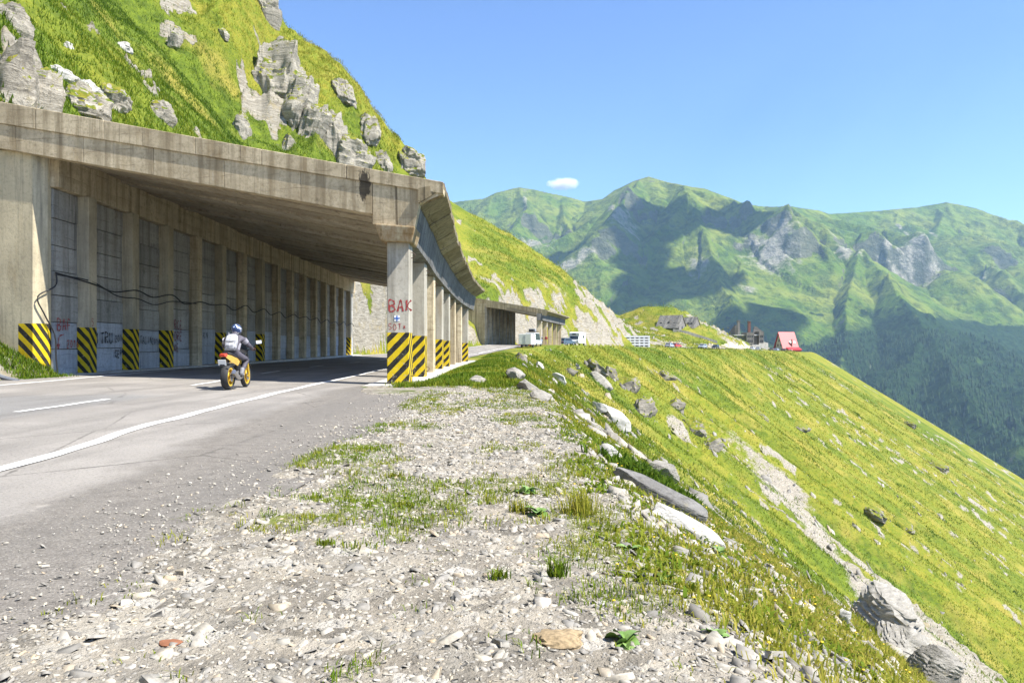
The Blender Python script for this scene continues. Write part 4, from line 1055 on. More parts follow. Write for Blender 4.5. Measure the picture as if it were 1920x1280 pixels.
n = 90; Y = 3.0 * (24 / 3.0) ** r.uniform(0, 1, n); X = r.uniform(.3, 3.0, n)
fl = np.stack([X, Y, terrain(X, Y) + .07], -1)[:, None, :] + (ICO_S[0] * np.array([.007, .007, .003]))[None] * (1 + .08 * Y)[:, None, None]
tag(mesh_np('yellow_flowers', fl.reshape(-1, 3), ((np.arange(n) * len(ICO_S[0]))[:, None, None] + ICO_S[1][None]).reshape(-1, 3), plain('yellow_petal', (.75, .52, .02), .6)), kind='stuff')
# lush grass round the column feet and the bank beyond
n = 5200; X = r.uniform(-3.6, 1.5, n); Y = 22.6 + 75 * r.uniform(0, 1, n) ** 1.9
kp = (X > -2.9) | (Y < 24.0); kp &= ~((X < -3.3) & (Y < 23.3)); X, Y = X[kp], Y[kp]; n = len(X)
grass('bank_grass', X, Y, r.uniform(.06, .20, n), 9, .09 + .1 * r.uniform(0, 1, n), np.full(n, .010) * (1 + Y * .01), .30 + .6 * (noise(X * .5, Y * .2, 405) - .5) + r.normal(0, .07, n), 33)
n = 900; X = r.uniform(-18.6, -14.9, n); Y = r.uniform(24.3, 26.9, n)
grass('buttress_grass', X, Y, r.uniform(.08, .25, n), 9, np.full(n, .1), np.full(n, .012), .22 + r.normal(0, .1, n), 34)
# hillside over the gallery
n = 46000; X = -16.8 - 62 * r.uniform(0, 1, n) ** 1.3; Y = r.uniform(27, 128, n)
zz, mrk, _, lu = terrain(X, Y, True); vv = (zz - CAM_Z) / Y
kp = (r.uniform(0, 1, n) < 1 - mrk * .9) & (X / Y > -.70) & (vv > .19) & (vv < .50)
X, Y, lu = X[kp], Y[kp], lu[kp]; n = len(X)
grass('hillside_grass', X, Y, r.uniform(.18, .55, n), 8, .20 + .2 * r.uniform(0, 1, n), np.full(n, .035), np.clip(.95 - 1.1 * lu, .05, .75) + r.normal(0, .08, n), 35, tris=1, lean=.9)
# far slopes
n = 60000; th_ = np.radians(r.uniform(-3, 34, n)); rd_ = np.exp(r.uniform(np.log(38), np.log(420), n)); X = rd_ * np.sin(th_); Y = rd_ * np.cos(th_)
zz, mrk, mgv, lu = terrain(X, Y, True)
kp = (r.uniform(0, 1, n) < (1 - mrk * .9) * (1 - mgv * .92)) & ((X > np.interp(Y, CREST[:70, 1], CREST[:70, 0]) + 1) | (X < np.interp(Y, FOOT[:100, 1], FOOT[:100, 0]) - 1.5)) & ~((Y > 92) & (Y < 150) & (X < 0))
X, Y, lu = X[kp], Y[kp], lu[kp]; n = len(X)
grass('far_slope_grass', X, Y, r.uniform(.15, .42, n) * (1 + Y / 260), 6, (.25 + .3 * r.uniform(0, 1, n)) * (1 + Y / 200), np.full(n, .03) * (1 + Y / 90), np.clip(.95 - .9 * lu, .1, .85) + r.normal(0, .07, n), 36, tris=1, lean=.9)

n = 5200; th_ = np.radians(r.uniform(2, 33, n)); rd_ = np.exp(r.uniform(np.log(45), np.log(400), n)); X = rd_ * np.sin(th_); Y = rd_ * np.cos(th_)
dd, ss = signed_dist(X, Y, CREST)
kp = (dd > 3) & (r.uniform(0, 1, n) < sstep(.62, .74, noise(X / 9, Y / 12, 441)) * .75 + .01); X, Y = X[kp], Y[kp]; n = len(X)
grass('slope_shrubs', X, Y, r.uniform(.25, .6, n) * (1 + Y / 300), 12, (.25 + .25 * r.uniform(0, 1, n)) * (1 + Y / 250), np.full(n, .05) * (1 + Y / 120), .02 + .12 * r.uniform(0, 1, n), 42, tris=1, lean=1.2)
# broad-leaved plants in the foreground, each leaf its own part
def leaf_mesh(L, w, curl):
    m = MB(); rows = []
    for t in np.linspace(0, 1, 6):
        hw = w * math.sin(math.pi * min(1, t * .92 + .06)) ** .7 * .5
        y = L * t; z = L * (.55 * t - curl * t * t)
        rows.append([(-hw, y, z + hw * .35), (0, y, z), (hw, y, z + hw * .35)])
    m.sweep(rows, close=False, caps=False); return m
k = N('broad_leaf'); p_ = k.pos()
lc = k.mix(k.ramp(k.noise(p_, 20, 4), [(.35, 0.0), (.65, 1.0)]), (.09, .18, .02), (.15, .25, .05)); lc = k.mix(k.ramp(k.objrand(), [(0, 0.0), (1, .6)]), lc, (.22, .31, .11))
k.set(Base_Color=lc, Roughness=.5)
M['leaf'] = k.m
def plant(x, y, size, nl, label, seed, wide=.6):
    p = at(x, y); s = .78 * size * p.y / FPX; q = random.Random(seed)
    root = empty('broadleaf_plant', p, label, 'plant', 'broad-leaved plants on the shoulder')
    protos = [leaf_mesh(s * .55, s * .55 * wide, c_).build('leaf', M['leaf'], None, smooth=True, fix=False) for c_ in (.5, .75)]
    for i in range(nl):
        o = protos[i] if i < 2 else bpy.data.objects.new('leaf', protos[i % 2].data)
        if i >= 2: C.objects.link(o)
        o.parent = root; sc = q.uniform(.6, 1.1)
        o.location = (q.uniform(-.06, .06) * s, q.uniform(-.06, .06) * s, .0)
        o.scale = (sc, sc, sc); o.rotation_euler = (q.uniform(-.35, .55), q.uniform(-.5, .5), i * 2.4 + q.uniform(-.4, .4))
plant(1175, 1205, 100, 11, 'large dock-like plant with round leaves in the gravel', 1, .85)
plant(1340, 1195, 80, 12, 'dark green leafy rosette at the gravel edge right of the round-leaved plant', 2, .45)
plant(985, 925, 70, 11, 'leafy plant farthest up the gravel, beside grass tufts', 3, .7)
plant(1010, 965, 70, 9, 'leafy plant just below the farthest leafy plant', 4, .7)
plant(1345, 1040, 60, 8, 'small leafy plant under the pale slate slab', 5, .6)
plant(1245, 1090, 70, 9, 'leafy plant midway along the grassy gravel edge', 6, .6)
plant(1180, 1030, 70, 10, 'leafy plant left of the slate slabs', 7, .6)
# leafy weeds behind the long slab
n = 260; c0 = at(1215, 905); X = c0.x + r.normal(0, .22, n) + .05; Y = c0.y + r.normal(0, .25, n)
grass('slab_weeds', X, Y, r.uniform(.10, .26, n), 9, np.full(n, .05), np.full(n, .016), .12 + r.normal(0, .06, n), 37, lean=.9)
for i, (x, y, hh, sp, nn, lab) in enumerate([(1045, 1080, .13, .035, 34, 'dense grass tuft standing alone on the gravel'), (935, 1085, .08, .03, 24, 'flattened grass tuft left of the dense tuft'), (610, 1022, .06, .05, 24, 'low yellowish grass tuft in mid gravel'),
                                         (760, 950, .07, .06, 26, 'green grass tuft in mid gravel beside flat stones'), (740, 895, .09, .07, 26, 'straw-coloured grass tuft near the asphalt edge'), (975, 960, .12, .05, 28, 'thin grass tuft beside the leafy plants'), (1090, 965, .22, .09, 50, 'tall green grass clump at the slope edge')]):
    p = at(x, y); V, F, T = tufts(np.array([p.x]), np.array([p.y]), np.array([hh]), nn * 3, np.array([sp * .7]), np.array([.0035]), np.array([.3 + .06 * i % .4]), 500 + i, lean=.8)
    tag(mesh_np('grass_tuft', V, F, M['grass'], False, {'tint': ('FLOAT', T)}), lab, 'grass', 'grass tufts on the gravel')
# ochre moss cushion and rusty clod on the gravel
rock_px('earth_clod', 322, 1208, 46, 10, .8, 'rusty brown clod of earth lying on the gravel', plain('rusty_earth', (.22, .09, .045), .95, sc=40), 91, sink=.2)
rock_px('moss_cushion', 1045, 1200, 90, 14, .9, 'ochre dried moss cushion on the gravel', plain('dried_moss', (.27, .20, .115), 1.0, var=.4, sc=60), 92, sink=.55, rough=.3, cuts=3)

# far wood low on the right-hand mountain
r2 = np.random.default_rng(77)
cand = np.nonzero((mwood > .55) & (MY < 2700) & (MX / MY > .25) & (mz < 60))
pick = r2.choice(len(cand[0]), min(9000, len(cand[0])), replace=False)
tx, ty, tz = MX[cand][pick] + r2.normal(0, 6, len(pick)), MY[cand][pick] + r2.normal(0, 4, len(pick)), mz[cand][pick]
nT = len(tx); hT = r2.uniform(9, 20, nT); K = 6
aa = np.arange(K) * 2 * np.pi / K
def ring(rf, zf): return np.stack([tx[:, None] + rf * hT[:, None] * np.cos(aa) * r2.uniform(.7, 1.2, (nT, K)), ty[:, None] + rf * hT[:, None] * np.sin(aa) * r2.uniform(.7, 1.2, (nT, K)), tz[:, None] + zf * hT[:, None] + 0 * aa], -1)
V = np.concatenate([ring(.24, -.1), ring(.10, .5), ring(.17, .42), np.stack([tx, ty, tz + hT], -1)[:, None]], 1)
fs = [(j, (j + 1) % K, K + (j + 1) % K) for j in range(K)] + [(j, K + (j + 1) % K, K + j) for j in range(K)] + [(2 * K + j, 2 * K + (j + 1) % K, 3 * K) for j in range(K)]
F = (np.arange(nT) * (3 * K + 1))[:, None, None] + np.array(fs)[None]
M['conifer'] = foliage_material('far_conifers', [(.008, .022, .008), (.018, .042, .012), (.030, .058, .016)], .05)
tag(mesh_np('far_forest', V.reshape(-1, 3), F.reshape(-1, 3), M['conifer'], False, {'tint': ('FLOAT', np.repeat(r2.uniform(0, 1, nT), 3 * K + 1))}), kind='stuff')

# ------------------------------------------------------------------ graffiti, trail mark and cables on the gallery
STROKES = {  # hand-drawn capitals on a unit box
 'B': [[(0, 0), (0, 1), (.5, .95), (.6, .75), (.4, .55), (.05, .5)], [(.05, .5), (.55, .42), (.65, .2), (.45, .02), (0, 0)]], 'A': [[(0, 0), (.35, 1), (.65, 0)], [(.12, .35), (.6, .38)]],
 'F': [[(0, 0), (.05, 1), (.6, .97)], [(.03, .52), (.45, .55)]], 'K': [[(0, 0), (0, 1)], [(.55, .95), (.05, .45), (.6, 0)]], 'S': [[(.6, .85), (.35, 1), (.05, .8), (.15, .55), (.5, .42), (.6, .2), (.35, 0), (0, .12)]],
 'O': [[(.3, 1), (.02, .7), (.05, .2), (.3, 0), (.58, .25), (.55, .75), (.3, 1)]], 'T': [[(0, .95), (.7, 1)], [(.35, .97), (.33, 0)]], '2': [[(0, .75), (.2, 1), (.5, .9), (.5, .65), (0, 0), (.6, .03)]],
 '0': [[(.3, 1), (.05, .7), (.05, .25), (.3, 0), (.55, .3), (.52, .75), (.3, 1)]], '1': [[(.1, .75), (.35, 1), (.33, 0)]], '6': [[(.5, 1), (.1, .6), (.05, .2), (.3, 0), (.55, .2), (.45, .45), (.1, .35)]], '5': [[(.55, 1), (.1, 1), (.08, .6), (.45, .6), (.55, .25), (.3, 0), (0, .08)]],
 'M': [[(0, 0), (.08, 1), (.4, .35), (.7, 1), (.8, 0)]], 'I': [[(.2, 0), (.2, 1)]], 'R': [[(0, 0), (0, 1), (.5, .95), (.5, .6), (.03, .5), (.6, 0)]], 'U': [[(0, 1), (.03, .2), (.3, 0), (.55, .2), (.6, 1)]],
 'C': [[(.6, .9), (.3, 1), (.02, .6), (.1, .12), (.4, 0), (.6, .15)]], 'E': [[(.55, 1), (0, 1), (0, 0), (.55, 0)], [(0, .5), (.45, .52)]], 'N': [[(0, 0), (0, 1), (.55, 0), (.55, 1)]], 'P': [[(0, 0), (0, 1), (.5, .95), (.52, .6), (.03, .5)]],
 'Q': [[(.1, .5), (.35, .75), (.6, .5), (.35, .25), (.1, .5)]], '*': [[(0, .3), (.5, .7)], [(.5, .3), (0, .7)], [(.25, .2), (.25, .8)]], '-': [[(0, 0), (.9, .06)]],
 '>': [[(1, 1), (.3, .9), (.1, .5), (.05, 0)], [(-.15, .25), (.05, -.05), (.3, .2), (-.1, .25)]], ' ': [], 'D': [[(0, 0), (0, 1), (.4, .9), (.6, .5), (.4, .1), (0, 0)]], 'L': [[(0, 1), (0, 0), (.5, 0)]]}
def scrawl(text, origin, right, size, mat, parent, normal, w=.045, jit=.06, seed=0):
    """ribbons of paint standing 4 mm off the surface"""
    q = random.Random(seed); o = Vector(origin); rt = Vector(right).normalized(); up = Vector((0, 0, 1)); nn = Vector(normal).normalized() * .004
    adv = 0.0; lay = 0
    m = MB()
    for ch in text:
        dy = q.uniform(-jit, jit) * size
        for st in STROKES[ch]:
            pts = [(x * .75 + q.uniform(-jit, jit) * .5, y + q.uniform(-jit, jit) * .5) for x, y in st]
            P = catmull(pts, 5) if len(pts) > 2 else np.array([np.array(pts[0]) * (1 - t) + np.array(pts[1]) * t for t in np.linspace(0, 1, 6)])
            d = np.gradient(P, axis=0); d /= (np.linalg.norm(d, axis=1)[:, None] + 1e-9)
            hw = w / size * (.4 + .2 * np.sin(np.arange(len(P)) * 1.3 + q.random() * 6))
            a = P + np.stack([-d[:, 1], d[:, 0]], 1) * hw[:, None]; b = P - np.stack([-d[:, 1], d[:, 0]], 1) * hw[:, None]
            lay += 1
            f = lambda c_: o + rt * ((c_[0] + adv) * size) + up * (c_[1] * size + dy) + nn * (1 + .25 * lay)
            m.sweep([[f(x), f(y)] for x, y in zip(a, b)], close=False, caps=False)
        adv += .78
    return m.build('graffiti', mat, parent, fix=False)
red = plain('red_spray_paint', (.30, .045, .04), .7, var=.3, sc=12); dred = plain('faded_red_spray_paint', (.20, .06, .065), .8, var=.3, sc=9); blk = plain('black_spray_paint', (.022, .022, .026), .7, var=.3, sc=12)
cx, cy = XC(24.3) - .68, 24.3
scrawl('BAK', (cx + .07, cy, 2.28), (1, 0, 0), .34, red, COL1, (0, -1, 0), .055, seed=1)
scrawl('SOT*', (cx + .05, cy, 1.70), (1, 0, 0), .19, red, COL1, (0, -1, 0), .022, seed=2)
mk_ = MB().box((cx + .31, cy - .006, 2.06), (.17, .004, .17)).build('trail_mark', plain('white_trail_paint', (.78, .78, .76), .6), COL1, fix=False)
blue = plain('blue_trail_paint', (.03, .12, .42), .6)
MB().box((cx + .31, cy - .011, 2.06), (.035, .004, .17)).build('trail_cross', blue, mk_, fix=False)
MB().box((cx + .31, cy - .014, 2.06), (.17, .004, .035)).build('trail_cross', blue, mk_, fix=False)
wx = XW + .035
wall_txt = [('BAF', 27.72, 1.66, .40, red, .05), ('2016', 28.32, 1.06, .27, red, .04), ('>', 27.75, 1.05, .48, red, .05), ('MITRU', 30.0, 1.22, .42, blk, .055), ('2016', 31.75, 1.28, .26, blk, .035), ('CEPQ', 31.75, .66, .26, blk, .05),
            ('CATALIN', 33.4, 1.22, .30, blk, .04), ('2016', 35.0, 1.18, .26, blk, .035), ('MIRCE', 36.7, 1.9, .40, dred, .06), ('ANDRE', 36.7, 1.35, .40, dred, .06), ('BIKE', 36.8, .85, .34, dred, .05), ('5 MIN', 40.3, 1.5, .3, blk, .04)]
for i, (t_, y_, z_, s_, m_, w_) in enumerate(wall_txt):
    scrawl(t_, (wx, y_, z_ + WALLZ0(y_) - .1), (0, 1, 0), s_, m_, gal, (1, 0, 0), w_, seed=10 + i)
scrawl('5', (XW + .425, PIL[0] - .1, 1.98), (0, 1, 0), .26, red, gal, (1, 0, 0), .03, seed=40)
# cables
rub = plain('black_rubber', (.016, .016, .018), .6)
def cable(name, pts, rad, label, seed):
    P = catmull(pts, 6); o = MB().tube([tuple(q) for q in P], rad, 6).build(name, rub, None, smooth=True)
    return tag(o, label, 'cable')
q = random.Random(3); pts = [(-15.78, 27.3, 3.75)]
for y in PIL: pts += [(XW + .46, y, 3.55 + q.uniform(-.08, .12)), (XW + .36, y + 1.68, 3.32 + q.uniform(-.06, .12))]
cable('power_cable', pts, .028, 'black cable looping along the pilasters of the gallery back wall', 1)
cable('power_cable', [(-15.80, 27.36, 3.7), (-15.6, 29.3, 3.62), (-15.65, 31.3, 3.22), (-15.5, 32.7, 3.2), (-15.62, 34.5, 3.05), (-15.5, 36.1, 3.3), (-15.6, 39, 3.35)], .022, 'lower slack strand of black cable beside the buttress', 2)
cable('power_cable', [(-15.79, 27.35, 3.78), (-15.83, 27.36, 3.3), (-16.2, 26.96, 2.9), (-16.05, 27.1, 2.3), (-15.84, 27.34, 1.6), (-15.80, 27.36, .8), (-15.75, 27.38, .16)], .026, 'black cable dropping down the striped buttress to the ground', 3)
cable('water_pipe', [(-17.6, 24.6, 1.15), (-16.4, 24.0, .62), (-15.3, 23.6, .3), (-14.7, 23.5, .16)], .06, 'grey plastic pipe lying on the grassy bank below the buttress', 4).data.materials[0] = plain('grey_pipe', (.16, .17, .19), .5)

# ------------------------------------------------------------------ motorcycle and rider
BIKE = (-7.36, 20.45); bz = float(road_z(np.array(BIKE[0]), np.array(BIKE[1]))) + .012
moto = empty('motorcycle', (BIKE[0], BIKE[1], bz), 'sport motorcycle with gold wheels and orange tail riding into the gallery', 'motorcycle', rz=R(1))
def L(m, name, mat, parent, **kw):
    o = m.build(name, mat, None, **kw); o.parent = parent; return o
m_tyre = plain('tyre_rubber', (.030, .030, .032), .75); m_gold = plain('gold_rim_paint', (.62, .40, .04), .35, .2); m_black = plain('black_frame_paint', (.02, .02, .022), .35)
m_orange = plain('orange_bodywork', (.50, .31, .07), .3); m_silver = plain('brushed_metal', (.45, .45, .46), .35, .9); m_red = plain('red_tail_lens', (.65, .06, .03), .3); m_white = plain('white_bodywork', (.72, .72, .70), .35); m_grey = plain('grey_plastic', (.30, .31, .33), .5)
def wheel(y, r, w):
    t = L(MB().lathe([(r - .085, -w * .38), (r - .03, -w * .5), (r - .008, -w * .32), (r, 0), (r - .008, w * .32), (r - .03, w * .5), (r - .085, w * .38), (r - .085, -w * .38)], (1, 0, 0), (0, y, r), 32), 'wheel', m_tyre, moto, smooth=True)
    rim = MB(); rim.lathe([(r - .125, -w * .36), (r - .083, -w * .40), (r - .083, w * .40), (r - .125, w * .36), (r - .125, -w * .36)], (1, 0, 0), (0, y, r), 28)
    L(rim, 'rim', m_gold, t, smooth=True)
    for k_ in range(5):
        a_ = k_ * 2 * math.pi / 5
        L(MB().tube([(0, y + .04 * math.cos(a_), r + .04 * math.sin(a_)), (0, y + (r - .12) * math.cos(a_), r + (r - .12) * math.sin(a_))], [.028, .02], 6), 'spoke', m_gold, t)
    L(MB().lathe([(.0, -.09), (.05, -.09), (.05, .09), (.0, .09)], (1, 0, 0), (0, y, r), 14), 'hub', m_gold, t)
    L(MB().lathe([(.06, w * .5), (.125, w * .5), (.125, w * .5 + .006), (.06, w * .5 + .006), (.06, w * .5)], (1, 0, 0), (0, y, r), 20), 'brake_disc', m_silver, t)
    return t
wheel(0, .325, .19); wheel(1.43, .315, .12)
for sx in (-1, 1):
    L(MB().tube([(sx * .12, 0, .325), (sx * .12, .30, .37), (sx * .10, .52, .46)], [.03, .035, .035], 8), 'swingarm', m_silver, moto)
    L(MB().tube([(sx * .09, 1.43, .315), (sx * .095, 1.30, .66), (sx * .10, 1.18, .98)], [.027, .03, .03], 8), 'fork_leg', m_gold, moto)
    L(MB().tube([(sx * .10, .52, .46), (sx * .15, .68, .62), (sx * .13, .95, .86), (sx * .05, 1.13, .93)], .028, 8), 'frame_spar', m_black, moto)
    L(MB().tube([(sx * .09, 1.15, .985), (sx * .22, 1.10, 1.04), (sx * .38, 1.03, 1.03)], .013, 6), 'handlebar', m_black, moto)
    L(MB().tube([(sx * .28, 1.05, 1.032), (sx * .40, 1.02, 1.03)], .020, 8), 'grip', m_black, moto)
    st = L(MB().tube([(sx * .26, 1.08, 1.04), (sx * .36, 1.12, 1.16), (sx * .41, 1.13, 1.20)], .009, 6), 'mirror_stalk', m_black, moto)
    L(MB().box((sx * .45, 1.135, 1.235), (.15, .025, .09), rot=Euler((0, sx * -.12, sx * .1))), 'mirror', m_white, st, bevel=.012)
    L(MB().box((sx * .16, .49, .36), (.12, .035, .02)), 'footrest', m_silver, moto)
    L(MB().box((sx * .17, -.28, .70), (.07, .03, .03)), 'indicator', m_orange, moto, bevel=.008)
L(MB().box((0, .68, .46), (.30, .44, .34)), 'engine', m_black, moto, bevel=.05)
L(MB().lathe([(.0, -.19), (.10, -.19), (.11, -.15), (.11, .15), (.10, .19), (.0, .19)], (1, 0, 0), (0, .62, .44), 16), 'crankcase', m_silver, moto, smooth=True)
L(MB().tube([(.14, .72, .30), (.17, .45, .27), (.18, .28, .30), (.19, .05, .40), (.20, -.14, .47)], [.025, .03, .055, .062, .055], 10), 'exhaust', m_silver, moto, smooth=True)
tank = MB(); tank.sweep([[(w_ * math.cos(a_), y_, z_ + h_ * math.sin(a_)) for a_ in np.linspace(0, 2 * math.pi, 14, endpoint=False)] for y_, w_, z_, h_ in [(.60, .07, .80, .07), (.68, .13, .86, .11), (.82, .18, .90, .14), (.98, .17, .92, .13), (1.10, .10, .90, .09)]])
L(tank, 'tank', m_black, moto, smooth=True)
seat = MB(); seat.sweep([[(w_ * math.cos(a_), y_, z_ + .05 * math.sin(a_)) for a_ in np.linspace(0, 2 * math.pi, 12, endpoint=False)] for y_, w_, z_ in [(-.20, .08, .93), (-.02, .13, .91), (.22, .15, .84), (.45, .15, .81), (.60, .11, .83)]])
L(seat, 'seat', plain('seat_leather', (.03, .03, .035), .6), moto, smooth=True)
for sx in (-1, 1):
    t = MB(); t.hexa([(sx * .07, -.36, .83), (sx * .12, -.05, .70), (sx * .16, .30, .60), (sx * .17, .42, .70)], [(sx * .06, -.40, .92), (sx * .12, -.08, .885), (sx * .155, .22, .80), (sx * .15, .42, .79)])
    L(t, 'tail_panel', m_orange, moto, bevel=.012)
L(MB().hexa([(-.08, -.42, .85), (.08, -.42, .85), (.09, -.28, .86), (-.09, -.28, .86)], [(-.06, -.45, .92), (.06, -.45, .92), (.08, -.28, .935), (-.08, -.28, .935)]), 'tail_light', m_red, moto, bevel=.012)
L(MB().hexa([(-.06, -.44, .62), (.06, -.44, .62), (.06, -.42, .60), (-.06, -.42, .60)], [(-.05, -.36, .84), (.05, -.36, .84), (.05, -.33, .84), (-.05, -.33, .84)]), 'plate_bracket', m_black, moto)
L(MB().box((0, -.435, .70), (.20, .012, .15), rot=Euler((.35, 0, 0))), 'number_plate', m_white, moto, bevel=.006)
hug = MB(); hug.sweep([[(-.10, .325 * 1.12 * math.cos(a_), .325 + .325 * 1.12 * math.sin(a_)), (.10, .325 * 1.12 * math.cos(a_), .325 + .325 * 1.12 * math.sin(a_)), (.10, .325 * 1.18 * math.cos(a_), .325 + .325 * 1.18 * math.sin(a_)), (-.10, .325 * 1.18 * math.cos(a_), .325 + .325 * 1.18 * math.sin(a_))] for a_ in np.linspace(.9, 1.9, 7)])
L(hug, 'rear_mudguard', m_grey, moto)
fm = MB(); fm.sweep([[(sx * .075, 1.43 + .345 * math.cos(a_), .315 + .345 * math.sin(a_)) for sx in (-1, 1)] + [(sx * .075, 1.43 + .36 * math.cos(a_), .315 + .36 * math.sin(a_)) for sx in (1, -1)] for a_ in np.linspace(.6, 2.5, 9)])
L(fm, 'front_mudguard', m_black, moto)
fair = MB(); fair.hexa([(-.16, 1.12, .78), (.16, 1.12, .78), (.06, 1.52, .80), (-.06, 1.52, .80)], [(-.17, 1.12, 1.02), (.17, 1.12, 1.02), (.07, 1.38, 1.0), (-.07, 1.38, 1.0)])
L(fair, 'nose_fairing', m_black, moto, bevel=.03)
L(MB().hexa([(-.13, 1.20, 1.01), (.13, 1.20, 1.01), (.06, 1.36, 1.0), (-.06, 1.36, 1.0)], [(-.11, 1.14, 1.20), (.11, 1.14, 1.20), (.10, 1.15, 1.20), (-.10, 1.15, 1.20)]), 'windscreen', plain('tinted_screen', (.05, .06, .07), .1), moto)

def skin_body(name, joints, bones, mat, parent, sub=2):
    me = bpy.data.meshes.new(name); names = list(joints)
    me.from_pydata([joints[n_][0] for n_ in names], [(names.index(a), names.index(b)) for a, b in bones], [])
    o = bpy.data.objects.new(name, me); C.objects.link(o); o.parent = parent
    mod = o.modifiers.new('skin', 'SKIN'); mod.use_smooth_shade = True
    if not me.skin_vertices: me.skin_vertices.new()
    for i, n_ in enumerate(names):
        sv = me.skin_vertices[0].data[i]; rr_ = joints[n_][1]; sv.radius = rr_ if isinstance(rr_, tuple) else (rr_, rr_); sv.use_root = (i == 0)
    s_ = o.modifiers.new('smooth', 'SUBSURF'); s_.levels = sub; s_.render_levels = sub
    me.materials.append(mat)
    return o
rider = empty('person', (BIKE[0], BIKE[1], bz), 'motorcyclist in dark riding suit and blue and white helmet leaning to the handlebar', 'person', rz=R(1))
m_suit = plain('riding_suit', (.075, .068, .085), .7, var=.3, sc=9); m_boot = plain('riding_boot', (.22, .22, .235), .6); m_glove = plain('riding_glove', (.42, .17, .10), .7)
J = {'pelvis': ((0, .28, .93), (.17, .13)), 'waist': ((0, .33, 1.06), (.15, .12)), 'chest': ((0, .45, 1.26), (.19, .13)), 'neck': ((0, .56, 1.43), .065), 'head': ((0, .62, 1.53), .075)}
Bn = [('pelvis', 'waist'), ('waist', 'chest'), ('chest', 'neck'), ('neck', 'head')]
for n_, sx in (('r', 1), ('l', -1)):
    J.update({'sh' + n_: ((sx * .19, .49, 1.34), .082), 'el' + n_: ((sx * .35, .68, 1.13), .056), 'wr' + n_: ((sx * .345, .96, 1.05), .036), 'hip' + n_: ((sx * .13, .33, .90), .105), 'kn' + n_: ((sx * .26, .76, .76), .074), 'an' + n_: ((sx * .20, .46, .44), .052)})
    Bn += [('chest', 'sh' + n_), ('sh' + n_, 'el' + n_), ('el' + n_, 'wr' + n_), ('pelvis', 'hip' + n_), ('hip' + n_, 'kn' + n_), ('kn' + n_, 'an' + n_)]
skin_body('body', J, Bn, m_suit, rider)
for sx in (1, -1):
    skin_body('boot', {'top': ((sx * .21, .52, .56), .068), 'ankle': ((sx * .205, .46, .42), .060), 'heel': ((sx * .20, .43, .385), .045), 'toe': ((sx * .205, .64, .365), .036)}, [('top', 'ankle'), ('ankle', 'heel'), ('heel', 'toe')], m_boot, rider)
    H = {'palm': ((sx * .345, .99, 1.055), (.042, .026)), 'knuckles': ((sx * .345, 1.035, 1.062), (.044, .022))}; HB = [('palm', 'knuckles')]
    for k_, dx in enumerate((-.036, -.012, .012, .036)):
        ln = (.9, 1.0, .97, .8)[k_]
        H.update({f'a{k_}': ((sx * (.345 + dx), 1.035 + .035 * ln, 1.052), .0105), f'b{k_}': ((sx * (.345 + dx), 1.045 + .02 * ln, 1.015), .009), f'c{k_}': ((sx * (.345 + dx), 1.02, 1.003), .008)})
        HB += [('knuckles', f'a{k_}'), (f'a{k_}', f'b{k_}'), (f'b{k_}', f'c{k_}')]
    H.update({'t0': ((sx * .305, 1.0, 1.035), .012), 't1': ((sx * .30, 1.03, 1.015), .010)}); HB += [('palm', 't0'), ('t0', 't1')]
    skin_body('glove', H, HB, m_glove, rider, 1)
    L(MB().tube([(sx * .235, .53, 1.29), (sx * .285, .60, 1.215)], [.088, .075], 12), 'reflective_band', plain('reflective_cloth', (.26, .25, .28), .6) if sx == 1 else MATS['reflective_cloth'], rider, smooth=True)
    L(MB().tube([(sx * .135, .36, 1.02), (sx * .16, .42, 1.20)], [.05, .05], 10), 'side_panel', MATS['reflective_cloth'], rider, smooth=True)
hv, hf = ICO3; hv = hv.copy(); hv *= np.array([.130, .155, .145]); hv[:, 1] += .02 * (hv[:, 2] < -.03)
k = N('helmet_paint'); so = k.sep(k.pos('object'))
hc = k.mix(k.ramp(k.math('ADD', k.math('MULTIPLY', so[2], 4.0), k.math('MULTIPLY', so[1], 2.4)), [(.0, 0.0), (.42, 1.0)], 'CONSTANT'), (.025, .05, .13), (.36, .38, .42))
hc = k.mix(k.ramp(k.noise(k.pos('object'), 12, 1), [(.60, 0.0), (.62, .9)]), hc, (.5, .55, .65)); k.set(Base_Color=hc, Roughness=.2)
hel = mesh_np('helmet', hv, hf, k.m, True); hel.parent = rider; hel.location = (0, .66, 1.575); hel.rotation_euler = (R(-14), 0, R(-14))
vis = MB(); vis.sweep([[(.138 * math.cos(a_) * e_, .163 * math.sin(a_) * e_ + .0, z_) for a_ in np.linspace(.25, math.pi - .25, 12)] for z_, e_ in ((-.045, .97), (0, 1.0), (.045, .96))], close=False, caps=False)
o = vis.build('visor', plain('smoked_visor', (.30, .33, .38), .08), None, smooth=True, fix=False); o.parent = hel
bp = empty('backpack', (BIKE[0], BIKE[1], bz), 'light grey backpack strapped to the rider back', 'backpack', rz=R(1))
m_bp = plain('pale_pack_fabric', (.36, .36, .38), .7, var=.35, sc=14); m_bpd = plain('dark_pack_fabric', (.10, .10, .11), .75)
body = MB(); body.sweep([[(w_ * x_, .0 + y0 + d_ * y_, z_) for x_, y_ in ((-1, 0), (-.9, -.8), (0, -1), (.9, -.8), (1, 0), (.8, .35), (-.8, .35))] for z_, w_, d_, y0 in ((1.03, .125, .08, .24), (1.10, .155, .13, .25), (1.25, .16, .135, .31), (1.38, .145, .11, .36), (1.44, .10, .06, .40))])
L(body, 'pack_body', m_bp, bp, bevel=.015, smooth=True)
